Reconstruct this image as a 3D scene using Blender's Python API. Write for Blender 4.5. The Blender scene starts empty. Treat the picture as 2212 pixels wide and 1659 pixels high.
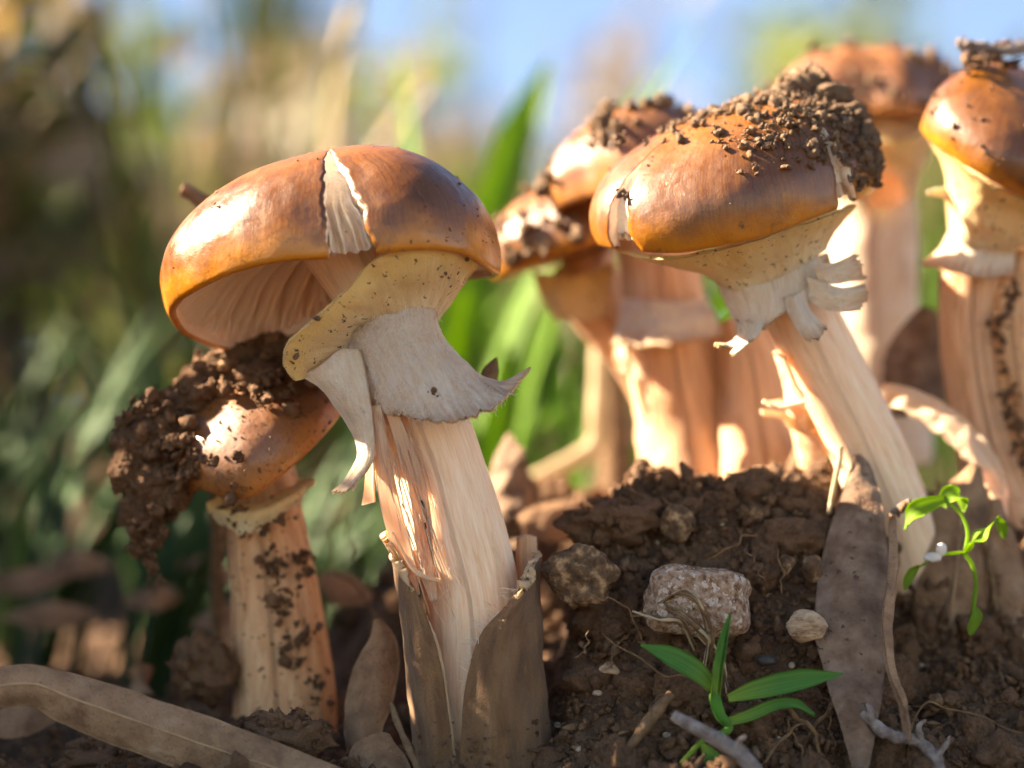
import bpy, math, random
import numpy as np
from mathutils import Vector, Matrix

random.seed(7)
RNG = np.random.default_rng(7)
SC = bpy.context.scene
COL = SC.collection
CM = 0.01                      # everything below is written in centimetres
KPX = 13.3 / 2212.0            # cm per picture unit in the plane y = 0
DCAM = 35.0
ZCAM = 5.35
SLOPE = math.radians(9.0)      # the clump grows on a hillside that rises away from the camera
HILL = Matrix.Rotation(SLOPE, 3, 'X')
HN = np.array(HILL)

# ------------------------------------------------------------------ camera, sky, sun, exposure
cam = bpy.data.cameras.new('camera')
cam.sensor_width = 17.3
cam.lens = 17.3 * DCAM / 13.3
cam.clip_start = 0.01
cam.clip_end = 3000
cam.dof.use_dof = True
cam.dof.focus_distance = (DCAM - 0.35) * CM
cam.dof.aperture_fstop = 4.6
cam.dof.aperture_blades = 0
camo = bpy.data.objects.new('camera', cam)
COL.objects.link(camo)
camo.location = HILL @ Vector((0, -DCAM * CM, ZCAM * CM))
camo.rotation_euler = (math.radians(90) + SLOPE, 0, 0)
SC.camera = camo

SUN = (HILL @ Vector((-0.78, 0.15, 0.53))).normalized()
world = bpy.data.worlds.new('World')
SC.world = world
world.use_nodes = True
wn = world.node_tree.nodes
wl = world.node_tree.links
sky = wn.new('ShaderNodeTexSky')
sky.sky_type = 'NISHITA'
sky.sun_disc = False
sky.sun_elevation = math.asin(SUN.z)
sky.sun_rotation = math.atan2(SUN.x, SUN.y)
sky.air_density = 0.62
sky.dust_density = 0.0
sky.ozone_density = 4.0
wl.new(sky.outputs[0], wn['Background'].inputs[0])
wn['Background'].inputs[1].default_value = 0.058

sl = bpy.data.lights.new('sun', 'SUN')
sl.energy = 5.0
sl.angle = math.radians(0.53)
sl.color = (1.0, 0.96, 0.90)
so = bpy.data.objects.new('sun', sl)
COL.objects.link(so)
so.rotation_euler = SUN.to_track_quat('Z', 'Y').to_euler()

SC.view_settings.view_transform = 'Standard'
SC.view_settings.look = 'None'
SC.view_settings.gamma = 1.0
SC.view_settings.use_curve_mapping = False
SC.view_settings.exposure = 2.85
SC.view_settings.use_white_balance = True
SC.view_settings.white_balance_temperature = 9000
SC.view_settings.white_balance_tint = 12
SC.render.engine = 'CYCLES'
SC.cycles.use_denoising = True
SC.cycles.use_adaptive_sampling = True
SC.cycles.adaptive_threshold = 0.03
SC.cycles.max_bounces = 9
SC.cycles.diffuse_bounces = 6
SC.cycles.transmission_bounces = 4
SC.cycles.sample_clamp_indirect = 8.0

# ------------------------------------------------------------------ helpers: numbers
def P(px, py, Y=0.0):
    """a point of the place (cm) seen at picture position (px, py) at depth Y"""
    s = KPX * (1 + Y / DCAM)
    return np.array(((px - 1106) * s, Y, ZCAM + (829.5 - py) * s))

def PP(lst):
    return np.array([P(*p) for p in lst])

_perm = np.random.default_rng(3).permutation(256)
_perm = np.concatenate([_perm, _perm, _perm])
_grad = np.random.default_rng(4).normal(size=(256, 3))
_grad /= np.linalg.norm(_grad, axis=1)[:, None]

def pn(p):
    """gradient noise, p (...,3)"""
    p = np.asarray(p, float)
    sh = p.shape[:-1]
    p = p.reshape(-1, 3)
    i = np.floor(p).astype(int)
    f = p - i
    w = f * f * f * (f * (f * 6 - 15) + 10)
    i &= 255
    out = np.zeros(len(p))
    for dx in (0, 1):
        for dy in (0, 1):
            for dz in (0, 1):
                h = _perm[_perm[_perm[(i[:, 0] + dx) & 255] + ((i[:, 1] + dy) & 255)] + ((i[:, 2] + dz) & 255)]
                g = _grad[h]
                d = g[:, 0] * (f[:, 0] - dx) + g[:, 1] * (f[:, 1] - dy) + g[:, 2] * (f[:, 2] - dz)
                ww = (w[:, 0] if dx else 1 - w[:, 0]) * (w[:, 1] if dy else 1 - w[:, 1]) * (w[:, 2] if dz else 1 - w[:, 2])
                out += d * ww
    return (out * 1.6).reshape(sh)

def fbm(p, oct=4, gain=0.5):
    p = np.asarray(p, float)
    o = 0
    a = 1.0
    for k in range(oct):
        o = o + a * pn(p * 2 ** k + 17.3 * k)
        a *= gain
    return o

def cr(pts, t, closed=False):
    """Catmull-Rom through pts (n,...) at params t in [0,1]"""
    pts = np.asarray(pts, float)
    n = len(pts)
    t = np.asarray(t, float)
    if closed:
        x = (t % 1.0) * n
        i = np.floor(x).astype(int)
        f = x - i
        a, b, c, d = pts[(i - 1) % n], pts[i % n], pts[(i + 1) % n], pts[(i + 2) % n]
    else:
        x = np.clip(t, 0, 1) * (n - 1)
        i = np.clip(np.floor(x).astype(int), 0, n - 2)
        f = x - i
        ext = np.concatenate([[2 * pts[0] - pts[1]], pts, [2 * pts[-1] - pts[-2]]])
        a, b, c, d = ext[i], ext[i + 1], ext[i + 2], ext[i + 3]
    f = f.reshape(f.shape + (1,) * (pts.ndim - 1))
    return 0.5 * (2 * b + (c - a) * f + (2 * a - 5 * b + 4 * c - d) * f ** 2 + (3 * b - 3 * c + d - a) * f ** 3)

def sstep(a, b, x):
    t = np.clip((x - a) / (b - a), 0, 1)
    return t * t * (3 - 2 * t)

def norm(v):
    return v / np.maximum(np.linalg.norm(v, axis=-1, keepdims=True), 1e-9)

def rotm(n):
    q = np.random.default_rng(n).normal(size=4) if isinstance(n, int) else n
    q = q / np.linalg.norm(q)
    w, x, y, z = q
    return np.array([[1 - 2 * (y * y + z * z), 2 * (x * y - z * w), 2 * (x * z + y * w)],
                     [2 * (x * y + z * w), 1 - 2 * (x * x + z * z), 2 * (y * z - x * w)],
                     [2 * (x * z - y * w), 2 * (y * z + x * w), 1 - 2 * (x * x + y * y)]])

# ------------------------------------------------------------------ helpers: objects
BASES = {}

def tag(o, label=None, cat=None, group=None, kind=None):
    if label: o['label'] = label
    if cat: o['category'] = cat
    if group: o['group'] = group
    if kind: o['kind'] = kind
    return o

def thing(name, label, cat, base, group=None):
    o = bpy.data.objects.new(name, None)
    o.empty_display_size = 0.005
    COL.objects.link(o)
    o.location = HILL @ Vector(base) * CM
    BASES[o.name] = np.array(base, float)
    return tag(o, label, cat, group)

def mk(name, V, F, mat, parent=None, base=None, smooth=True, mi=None, tc=None, rnd=None, kind=None):
    V = np.asarray(V, float)
    if parent is not None:
        root = parent
        b = BASES[root.name] if root.name in BASES else np.zeros(3)
    else:
        b = np.array(base, float) if base is not None else np.array((V[:, 0].mean(), V[:, 1].mean(), V[:, 2].min()))
    L = ((V - b) @ HN.T * CM).astype(np.float32)
    me = bpy.data.meshes.new(name)
    if isinstance(F, np.ndarray):
        k = F.shape[1]
        me.vertices.add(len(L))
        me.vertices.foreach_set('co', L.ravel())
        me.loops.add(F.size)
        me.loops.foreach_set('vertex_index', F.astype(np.int32).ravel())
        me.polygons.add(len(F))
        me.polygons.foreach_set('loop_start', np.arange(0, F.size, k, dtype=np.int32))
        me.polygons.foreach_set('loop_total', np.full(len(F), k, dtype=np.int32))
        me.update(calc_edges=True)
    else:
        me.from_pydata(L.tolist(), [], [tuple(int(i) for i in f) for f in F])
    for m in (mat if isinstance(mat, (list, tuple)) else [mat]):
        me.materials.append(m)
    if mi is not None:
        me.polygons.foreach_set('material_index', np.asarray(mi, np.int32))
    if smooth:
        me.polygons.foreach_set('use_smooth', np.ones(len(me.polygons), dtype=bool))
    if tc is not None:
        a = me.attributes.new('tc', 'FLOAT_VECTOR', 'POINT')
        a.data.foreach_set('vector', np.asarray(tc, np.float32).ravel())
    if rnd is not None:
        a = me.attributes.new('rnd', 'FLOAT', 'POINT')
        a.data.foreach_set('value', np.asarray(rnd, np.float32))
    me.validate()
    o = bpy.data.objects.new(name, me)
    COL.objects.link(o)
    if parent is not None:
        o.parent = parent
        BASES[o.name] = b
    else:
        o.location = HILL @ Vector(b) * CM
        BASES[o.name] = b
    if kind: o['kind'] = kind
    return o

def gridF(nu, nv, cu=False, off=0, flip=False):
    i = np.arange(nu if cu else nu - 1)
    j = np.arange(nv - 1)
    I, J = np.meshgrid(i, j, indexing='ij')
    a = I * nv + J
    b = ((I + 1) % nu) * nv + J
    F = np.stack([a, b, b + 1, a + 1], -1).reshape(-1, 4) + off
    return F[:, ::-1] if flip else F

def gnormal(G):
    du = np.gradient(G, axis=0)
    dv = np.gradient(G, axis=1)
    return norm(np.cross(du, dv))

def tube(path, rad, ns=10, nl=30, rough=0.0, rs=2.0, squash=1.0, seed=0.0, up=None):
    """lofted tube through path points; returns V, F(list-of-array quads incl. caps), tc"""
    path = np.asarray(path, float)
    t = np.linspace(0, 1, nl)
    C = cr(path, t)
    R = cr(np.asarray(rad, float)[:, None], t)[:, 0]
    T = norm(np.gradient(C, axis=0))
    u = np.array(up if up is not None else (0.0, -1.0, 0.13))
    N = []
    for k in range(nl):
        u = u - T[k] * np.dot(u, T[k])
        if np.linalg.norm(u) < 1e-4:
            u = np.cross(T[k], (1, 0, 0.3))
        u = u / np.linalg.norm(u)
        N.append(u)
    N = np.array(N)
    B = np.cross(T, N)
    th = np.arange(ns) / ns * 2 * math.pi
    ln = np.concatenate([[0], np.cumsum(np.linalg.norm(np.diff(C, axis=0), axis=1))])
    dirs = np.cos(th)[:, None, None] * N[None] + squash * np.sin(th)[:, None, None] * B[None]
    G = C[None] + dirs * R[None, :, None]
    if rough:
        d = fbm(G * rs + seed * 7.1, 3)
        G = G + dirs * (d * rough * R[None])[..., None]
    V = G.reshape(-1, 3)
    F = gridF(ns, nl, cu=True)
    tcs = np.stack(np.broadcast_arrays((th[:, None] * R.mean()), ln[None, :], t[None, :]), -1).reshape(-1, 3)
    # end caps as fans
    c0 = len(V)
    V = np.vstack([V, C[0] - T[0] * R[0] * 0.3, C[-1] + T[-1] * R[-1] * 0.3])
    tcs = np.vstack([tcs, [0, 0, 0], [0, ln[-1], 1]])
    e = []
    for i in range(ns):
        j = (i + 1) % ns
        e.append((c0, j * nl, i * nl, i * nl))
        e.append((c0 + 1, i * nl + nl - 1, j * nl + nl - 1, j * nl + nl - 1))
    F = [tuple(f) for f in F] + [f[:3] for f in e]
    return V, F, tcs

def patch_grid(rows, nu, nv):
    """rows: list of rows of (px,py,Y); returns grid (nu along rows, nv along columns)"""
    R = np.array([PP(r) for r in rows])
    tu = np.linspace(0, 1, nu)
    tv = np.linspace(0, 1, nv)
    A = cr(R, tu)                       # (nu, cols, 3)
    B = cr(np.swapaxes(A, 0, 1), tv)    # (nv, nu, 3)
    return np.swapaxes(B, 0, 1)

def solid(G, th, edge=None):
    """closed sheet of thickness th (array or number) built from grid G; back side away from +normal"""
    nu, nv = G.shape[:2]
    N = gnormal(G)
    if N[:, :, 1].mean() > 0:           # front faces the viewer's side of the place
        N = -N
        fl = True
    else:
        fl = False
    th = np.broadcast_to(np.asarray(th, float), (nu, nv))
    Bk = G - N * th[..., None]
    V = np.vstack([G.reshape(-1, 3), Bk.reshape(-1, 3)])
    n = nu * nv
    F1 = gridF(nu, nv, flip=fl)
    F2 = gridF(nu, nv, off=n, flip=not fl)
    rim = []
    idx = np.arange(n).reshape(nu, nv)
    loop = list(idx[0, :]) + list(idx[1:, -1]) + list(idx[-1, -2::-1]) + list(idx[-2:0:-1, 0])
    for a, b in zip(loop, loop[1:] + loop[:1]):
        rim.append((a, b, b + n, a + n) if fl else (b, a, a + n, b + n))
    F = np.vstack([F1, F2, np.array(rim)])
    mi = np.concatenate([np.zeros(len(F1)), np.ones(len(F2)), np.ones(len(rim))]).astype(int)
    lu = np.linalg.norm(np.diff(G, axis=0), axis=2).sum(0).mean()
    lv = np.linalg.norm(np.diff(G, axis=1), axis=2).sum(1).mean()
    U, W = np.meshgrid(np.linspace(0, 1, nu), np.linspace(0, 1, nv), indexing='ij')
    tc = np.stack([W * lv, U * lu, U], -1).reshape(-1, 3)
    return V, F, mi, np.vstack([tc, tc])

def sheet(name, rows, nu, nv, th, mats, parent=None, rough=0.0, rs=3.0, ragged=0.0, seed=0, kind=None, ragcols=False, ruffle=0.0, stripes=0.0):
    G = patch_grid(rows, nu, nv)
    if ragged:
        j = np.linspace(0, 1, nv)
        d = fbm(np.stack([j * 14 + seed, j * 0 + seed, j * 0], -1), 5, .65) * ragged
        G[-1] += (G[-1] - G[-2]) * 0 + norm(G[-1] - G[-2]) * d[:, None]
        G[-2] += norm(G[-1] - G[-3]) * d[:, None] * 0.4
    N = gnormal(G)
    if rough:
        G = G + N * (fbm(G * rs + seed * 3.7, 4) * rough)[..., None]
    if stripes:
        j = np.linspace(0, 1, nv)
        lv = np.linalg.norm(np.diff(G, axis=1), axis=2).sum(1).mean()
        U = np.linspace(0, 1, nu)[:, None]
        c = np.stack(np.broadcast_arrays(j[None] * lv * 6 + seed, U * 2.2, 0 * U), -1)
        G = G + N * (fbm(c, 3) * stripes)[..., None]
    V, F, mi, tc = solid(G, th)
    ml = mats if isinstance(mats, (list, tuple)) else [mats, mats]
    return mk(name, V, F, ml, parent, mi=mi, tc=tc, kind=kind)

# ------------------------------------------------------------------ helpers: materials
class NT:
    def __init__(s, name):
        s.m = bpy.data.materials.new(name)
        s.m.use_nodes = True
        s.t = s.m.node_tree
        s.b = s.t.nodes['Principled BSDF']
        s.out = s.t.nodes['Material Output']
    def n(s, typ, ins=None, **props):
        nd = s.t.nodes.new('ShaderNode' + typ)
        for k, v in props.items():
            setattr(nd, k, v)
        for k, v in (ins or {}).items():
            s.set(nd.inputs[k], v)
        return nd
    def set(s, sock, v):
        if isinstance(v, bpy.types.NodeSocket):
            s.t.links.new(v, sock)
        else:
            if sock.type == 'RGBA' and len(v) == 3:
                v = (*v, 1)
            sock.default_value = v
    def attr(s, name):
        return s.n('Attribute', attribute_name=name)
    def scaled(s, vec, sc):
        return s.n('VectorMath', {0: vec, 1: sc}, operation='MULTIPLY').outputs[0]
    def noise(s, vec, scale, detail=4, rough=0.55, dist=0.0):
        return s.n('TexNoise', {'Vector': vec, 'Scale': scale, 'Detail': detail, 'Roughness': rough, 'Distortion': dist}).outputs[0]
    def ramp(s, fac, stops):
        r = s.n('ValToRGB', {'Fac': fac})
        e = r.color_ramp.elements
        while len(e) < len(stops):
            e.new(0.5)
        for el, (p, c) in zip(e, stops):
            el.position = p
            el.color = (*c, 1) if len(c) == 3 else c
        return r.outputs[0]
    def mix(s, fac, a, b, mode='MIX'):
        m = s.n('Mix', data_type='RGBA', blend_type=mode)
        s.set(m.inputs[0], fac)
        s.set(m.inputs[6], a)
        s.set(m.inputs[7], b)
        return m.outputs[2]
    def math(s, op, a, b=0.0):
        m = s.n('Math', operation=op)
        s.set(m.inputs[0], a)
        s.set(m.inputs[1], b)
        return m.outputs[0]
    def bump(s, h, dist, strength=1.0, prev=None):
        b = s.n('Bump', {'Height': h, 'Strength': strength, 'Distance': dist})
        if prev is not None:
            s.set(b.inputs['Normal'], prev)
        return b.outputs[0]
    def obj(s):
        """object coordinates in centimetres"""
        c = s.n('TexCoord').outputs['Object']
        return s.scaled(c, (100, 100, 100))
    def fin(s, col, rough=0.5, spec=0.4, sss=0.0, rad=(1, .45, .2), sscale=0.002, normal=None, transl=0.0, tcol=None, coat=0.0, sheen=0.0):
        b = s.b
        s.set(b.inputs['Base Color'], col)
        s.set(b.inputs['Roughness'], rough)
        s.set(b.inputs['Specular IOR Level'], spec)
        if sss:
            b.inputs['Subsurface Weight'].default_value = sss
            b.inputs['Subsurface Radius'].default_value = rad
            b.inputs['Subsurface Scale'].default_value = sscale
        if coat:
            b.inputs['Coat Weight'].default_value = coat
            b.inputs['Coat Roughness'].default_value = 0.25
        if sheen:
            b.inputs['Sheen Weight'].default_value = sheen
        if normal is not None:
            s.set(b.inputs['Normal'], normal)
        if transl:
            t = s.n('BsdfTranslucent')
            s.set(t.inputs['Color'], tcol if tcol is not None else col)
            if normal is not None:
                s.set(t.inputs['Normal'], normal)
            mx = s.n('MixShader')
            s.set(mx.inputs[0], transl)
            s.t.links.new(b.outputs[0], mx.inputs[1])
            s.t.links.new(t.outputs[0], mx.inputs[2])
            s.t.links.new(mx.outputs[0], s.out.inputs[0])
        return s.m

def m_skin(name, dark, mid, edge, rough=0.33, dirt=0.0):
    s = NT(name)
    tc = s.attr('tc').outputs['Vector']
    sep = s.n('SeparateXYZ', {0: tc})
    t = sep.outputs[2]
    fib = s.noise(s.scaled(tc, (34, 1.2, 0)), 1.0, 5, 0.6)
    big = s.noise(s.obj(), 1.1, 5, 0.6)
    tt = s.math('ADD', t, s.math('MULTIPLY', s.math('SUBTRACT', big, 0.5), 0.55))
    c = s.ramp(tt, [(0.0, mid), (0.30, mid), (0.52, dark), (0.74, dark), (0.86, mid), (0.99, edge)])
    c = s.mix(s.ramp(fib, [(0.35, (0, 0, 0)), (0.72, (.75, .75, .75))]), c, s.mix(0.33, c, (edge[0] * 1.3, edge[1] * 1.35, edge[2] * 1.5)))
    sp = s.noise(s.obj(), 9, 3, 0.6)
    c = s.mix(s.ramp(sp, [(0.6, (0, 0, 0)), (0.75, (.5, .5, .5))]), c, (dark[0] * .55, dark[1] * .5, dark[2] * .5))
    dm = s.ramp(s.noise(s.obj(), 24, 4, 0.7), [(0.68 - dirt * .12, (0, 0, 0)), (0.74 - dirt * .12, (1, 1, 1))])
    c = s.mix(dm, c, (0.05, 0.03, 0.02))
    r = s.n('MapRange', {0: s.noise(s.obj(), 3.2, 6, 0.65), 1: 0.3, 2: 0.7, 3: rough - 0.10, 4: rough + 0.26}).outputs[0]
    nb = s.bump(fib, 0.00005, 0.4)
    nb = s.bump(s.noise(s.obj(), 2.0, 3, 0.5), 0.0010, 0.35, nb)
    nb = s.bump(s.noise(s.obj(), 45, 3), 0.0001, 0.4, nb)
    return s.fin(c, r, 0.5, 0.12, (1, .30, .05), 0.0025, nb, coat=0.25, transl=0.06, tcol=s.mix(1.0, c, (2.0, 1.8, 1.5), 'MULTIPLY'))

def m_fibre(name, stops, streak=(9, 0.7), rough=0.6, sss=0.3, transl=0.0, bump=0.0004, fuzz=0.0, spots=0.0, grad=None, tcol=None, sscale=0.0025, stain=0.3, edgec=None):
    """fibrous pale flesh: streaks along tc.y"""
    s = NT(name)
    tc = s.attr('tc').outputs['Vector']
    f1 = s.noise(s.scaled(tc, (streak[0], streak[1], 0)), 1.0, 6, 0.65, 0.3)
    f2 = s.noise(s.scaled(tc, (streak[0] * 4, streak[1] * 2.2, 0)), 1.0, 4, 0.6)
    c = s.ramp(f1, stops)
    c = s.mix(s.ramp(f2, [(0.35, (.6, .6, .6)), (0.62, (0, 0, 0))]), c, s.mix(1.0, c, (.86, .72, .58), 'MULTIPLY'))
    if grad:
        t = s.n('SeparateXYZ', {0: tc}).outputs[2]
        t = s.math('ADD', t, s.math('MULTIPLY', s.math('SUBTRACT', s.noise(s.obj(), 3.5, 4), 0.5), 0.35))
        c = s.mix(s.ramp(t, [(grad[0], (0, 0, 0)), (grad[1], (1, 1, 1))]), grad[2], c)
    if stain:
        st = s.ramp(s.noise(s.scaled(tc, (2.2, 0.8, 0)), 1.3, 5, 0.7, 0.6), [(0.56, (0, 0, 0)), (0.72, (stain, stain, stain))])
        c = s.mix(st, c, (0.36, 0.15, 0.045))
    if edgec:
        te = s.n('SeparateXYZ', {0: tc}).outputs[2]
        te = s.math('ADD', te, s.math('MULTIPLY', s.math('SUBTRACT', s.noise(s.scaled(tc, (14, 1.5, 0)), 1.0, 4), 0.5), 0.9))
        c = s.mix(s.ramp(te, [(0.72, (0, 0, 0)), (1.0, (.75, .75, .75))]), c, edgec)
    if spots:
        sp = s.ramp(s.noise(s.obj(), 11, 3, 0.5), [(0.66 - spots * .1, (0, 0, 0)), (0.69 - spots * .1, (1, 1, 1))])
        c = s.mix(sp, c, (0.06, 0.03, 0.015))
    nb = s.bump(f1, bump, 0.8)
    nb = s.bump(f2, bump * 0.35, 0.8, nb)
    if fuzz:
        nb = s.bump(s.noise(s.scaled(s.obj(), (1.4, 1.4, .8)), 26, 3, 0.7), fuzz, 0.9, nb)
    return s.fin(c, rough, 0.25, sss, (1, .5, .25), sscale, nb, transl, tcol, sheen=0.15 if fuzz else 0)

def m_soil(name, a, b, c3, wet=0.85):
    s = NT(name)
    r = s.attr('rnd').outputs['Fac']
    co = s.obj()
    n1 = s.noise(co, 6, 5, 0.65)
    v = s.math('ADD', s.math('MULTIPLY', r, 0.65), s.math('MULTIPLY', n1, 0.45))
    c = s.ramp(v, [(0.2, a), (0.5, b), (0.83, b), (0.97, c3)])
    n2 = s.noise(co, 28, 4, 0.7)
    c = s.mix(s.ramp(n2, [(0.4, (0, 0, 0)), (0.75, (.7, .7, .7))]), c, s.mix(0.5, c, c3))
    nb = s.bump(n2, 0.0006, 0.9)
    nb = s.bump(s.noise(co, 90, 3, 0.7), 0.0002, 0.8, nb)
    return s.fin(c, wet, 0.25, normal=nb)

def m_plain(name, stops, scale=5, rough=0.7, spec=0.3, bump=0.0003, bscale=20, transl=0.0, tcol=None, stretch=(1, 1, 1), use_rnd=False, sss=0.0, specks=None):
    s = NT(name)
    co = s.scaled(s.obj(), stretch)
    n1 = s.noise(co, scale, 5, 0.6)
    if use_rnd:
        n1 = s.math('ADD', s.math('MULTIPLY', s.attr('rnd').outputs['Fac'], 0.75), s.math('MULTIPLY', n1, 0.25))
    c = s.ramp(n1, stops)
    if specks:
        sp = s.ramp(s.noise(s.obj(), specks[0], 3, 0.6), [(specks[1], (0, 0, 0)), (specks[1] + 0.05, (.85, .85, .85))])
        c = s.mix(sp, c, specks[2])
    nb = s.bump(s.noise(co, bscale, 4, 0.65), bump, 0.9)
    tcl = None
    if transl:
        tcl = s.mix(1.0, c, tcol, 'MULTIPLY') if tcol else c
    return s.fin(c, rough, spec, sss, (1, .5, .25), 0.002, nb, transl, tcl)

def m_blade(name, base, tip, tr=0.45):
    s = NT(name)
    tc = s.attr('tc').outputs['Vector']
    t = s.n('SeparateXYZ', {0: tc}).outputs[2]
    v = s.noise(s.scaled(tc, (60, 0.6, 0)), 1.0, 3)
    c = s.ramp(t, [(0.0, base), (0.5, tip), (1.0, tip)])
    c = s.mix(s.ramp(v, [(0.42, (0, 0, 0)), (0.6, (.7, .7, .7))]), c, s.mix(1.0, c, (.55, .62, .5), 'MULTIPLY'))
    nb = s.bump(v, 0.0001, 0.5)
    tcl = s.mix(1.0, c, (2.6, 2.2, 0.9), 'MULTIPLY')
    return s.fin(c, 0.6, 0.25, normal=nb, transl=tr, tcol=tcl)

ORANGE = m_skin('cap_skin_orange', (0.075, 0.021, 0.007), (0.165, 0.050, 0.007), (0.42, 0.145, 0.008), 0.30)
ORANGE2 = m_skin('cap_skin_amber', (0.090, 0.028, 0.010), (0.185, 0.060, 0.010), (0.42, 0.145, 0.009), 0.34, 0.3)
BROWN = m_skin('cap_skin_brown', (0.13, 0.045, 0.017), (0.23, 0.082, 0.022), (0.38, 0.14, 0.03), 0.40, 0.9)
GILL = m_plain('gill_flesh', [(0.3, (0.90, 0.79, 0.66)), (0.7, (0.96, 0.89, 0.80))], 2.5, 0.65, 0.2, 0.0002, 14, transl=0.45, tcol=(1.05, .9, .75))
UNDER = m_plain('cap_underside', [(0.3, (0.90, 0.79, 0.66)), (0.7, (0.96, 0.89, 0.80))], 2.5, 0.65, 0.2, 0.0002, 14, transl=0.5)
FLESH = m_plain('cut_flesh', [(0.3, (0.72, 0.56, 0.42)), (0.7, (0.86, 0.74, 0.62))], 5, 0.7, 0.2, 0.0003, 25, sss=0.3)
STIPE = m_fibre('stipe_flesh', [(0.24, (0.68, 0.40, 0.22)), (0.40, (0.82, 0.58, 0.40)), (0.58, (0.87, 0.67, 0.50)), (0.75, (0.90, 0.77, 0.64))], (13, 1.1), bump=0.0002, stain=0.35)
VEIL = m_fibre('veil_yellow', [(0.3, (0.70, 0.52, 0.30)), (0.7, (0.80, 0.68, 0.46))], (5, 0.8), fuzz=0.0003, spots=0.12, grad=(0.2, 0.9, (0.74, 0.49, 0.19)), transl=0.15, stain=0.35)
RING = m_fibre('ring_white_fuzz', [(0.3, (0.86, 0.66, 0.49)), (0.6, (0.95, 0.82, 0.68))], (5, 2.2), rough=0.9, fuzz=0.0009, transl=0.15, stain=0.8, bump=0.0004, edgec=(0.50, 0.28, 0.15))
RINGBACK = m_fibre('ring_underside', [(0.3, (0.50, 0.30, 0.14)), (0.7, (0.70, 0.50, 0.30))], (9, 0.8), rough=0.8, transl=0.25, stain=0.5)
STRIP = m_fibre('torn_strip', [(0.3, (0.76, 0.52, 0.36)), (0.7, (0.86, 0.69, 0.53))], (10, 0.8), transl=0.35, stain=0.1, bump=0.0002)
SHEATH = m_fibre('sheath_bark', [(0.28, (0.10, 0.044, 0.018)), (0.5, (0.21, 0.108, 0.048)), (0.72, (0.29, 0.16, 0.085))], (3.5, 0.9), rough=0.55, sss=0.1, fuzz=0.0004, stain=0.5, bump=0.0002)
SHEATHIN = m_fibre('sheath_inside', [(0.3, (0.56, 0.34, 0.19)), (0.7, (0.74, 0.54, 0.36))], (8, 0.5), transl=0.15, stain=0.1)
STIPE2 = m_fibre('stipe_pinkish', [(0.3, (0.46, 0.24, 0.13)), (0.5, (0.70, 0.43, 0.27)), (0.75, (0.80, 0.57, 0.40))], (9, 0.5), stain=0.5)
STIPED = m_fibre('stipe_soiled', [(0.3, (0.42, 0.20, 0.09)), (0.5, (0.66, 0.38, 0.21)), (0.75, (0.76, 0.52, 0.33))], (7, 1.0), stain=0.6, spots=0.25)
HAIR = m_plain('fine_fibres', [(0.3, (0.88, 0.74, 0.62)), (0.7, (0.94, 0.85, 0.77))], 3, 0.6, 0.2, 0.0001, 10, transl=0.4)
SOIL = m_soil('soil', (0.060, 0.028, 0.015), (0.17, 0.083, 0.043), (0.46, 0.275, 0.155))
DRYSOIL = m_soil('dry_soil', (0.10, 0.054, 0.032), (0.21, 0.125, 0.075), (0.42, 0.28, 0.17))
GROUND = m_plain('ground_soil', [(0.3, (0.045, 0.024, 0.015)), (0.55, (0.115, 0.062, 0.036)), (0.8, (0.21, 0.125, 0.073))], 2.2, 0.9, 0.2, 0.001, 9)
STONE = m_plain('granite', [(0.34, (0.10, 0.05, 0.028)), (0.47, (0.30, 0.17, 0.10)), (0.62, (0.44, 0.32, 0.24))], 12, 0.8, 0.3, 0.0005, 24, specks=(9, 0.56, (0.60, 0.50, 0.42)))
TANSTONE = m_plain('tan_stone', [(0.36, (0.22, 0.12, 0.07)), (0.5, (0.46, 0.31, 0.19)), (0.7, (0.58, 0.44, 0.31))], 4, 0.8, 0.3, 0.0008, 11, stretch=(1, 1, 2.4))
DIRTSTONE = m_plain('dirty_stone', [(0.34, (0.06, 0.034, 0.02)), (0.52, (0.17, 0.095, 0.05)), (0.66, (0.46, 0.28, 0.15))], 6, 0.85, 0.25, 0.0008, 18)
PALE = m_plain('pale_grit', [(0.3, (0.34, 0.23, 0.155)), (0.7, (0.52, 0.40, 0.30))], 6, 0.75, 0.3, 0.0003, 20)
DEADLEAF = m_plain('dead_leaf', [(0.3, (0.17, 0.088, 0.05)), (0.55, (0.34, 0.195, 0.11)), (0.75, (0.43, 0.28, 0.18))], 2.2, 0.75, 0.25, 0.0005, 14, transl=0.12, specks=(30, 0.62, (0.10, 0.07, 0.055)))
GREYLEAF = m_plain('grey_dead_leaf', [(0.3, (0.10, 0.052, 0.032)), (0.5, (0.20, 0.12, 0.078)), (0.72, (0.32, 0.215, 0.15))], 2.6, 0.75, 0.25, 0.0004, 12, transl=0.12, specks=(8, 0.64, (0.06, 0.035, 0.025)))
LEAFRIB = m_plain('leaf_rib', [(0.3, (0.34, 0.20, 0.11)), (0.7, (0.48, 0.32, 0.18))], 5, 0.7, 0.25, 0.0002, 20)
TWIG = m_plain('twig_bark', [(0.3, (0.13, 0.09, 0.075)), (0.55, (0.27, 0.215, 0.19)), (0.75, (0.38, 0.33, 0.31))], 6, 0.8, 0.2, 0.0006, 22)
ROOT = m_plain('dry_root', [(0.3, (0.10, 0.05, 0.025)), (0.7, (0.27, 0.16, 0.08))], 6, 0.75, 0.2, 0.0004, 24)
WOOD = m_plain('wood_chip', [(0.3, (0.12, 0.065, 0.035)), (0.7, (0.28, 0.165, 0.09))], 6, 0.8, 0.2, 0.0005, 22)
STRAW = m_plain('dry_straw', [(0.3, (0.40, 0.29, 0.16)), (0.7, (0.62, 0.50, 0.33))], 3, 0.6, 0.3, 0.0002, 16, transl=0.3)
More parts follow.
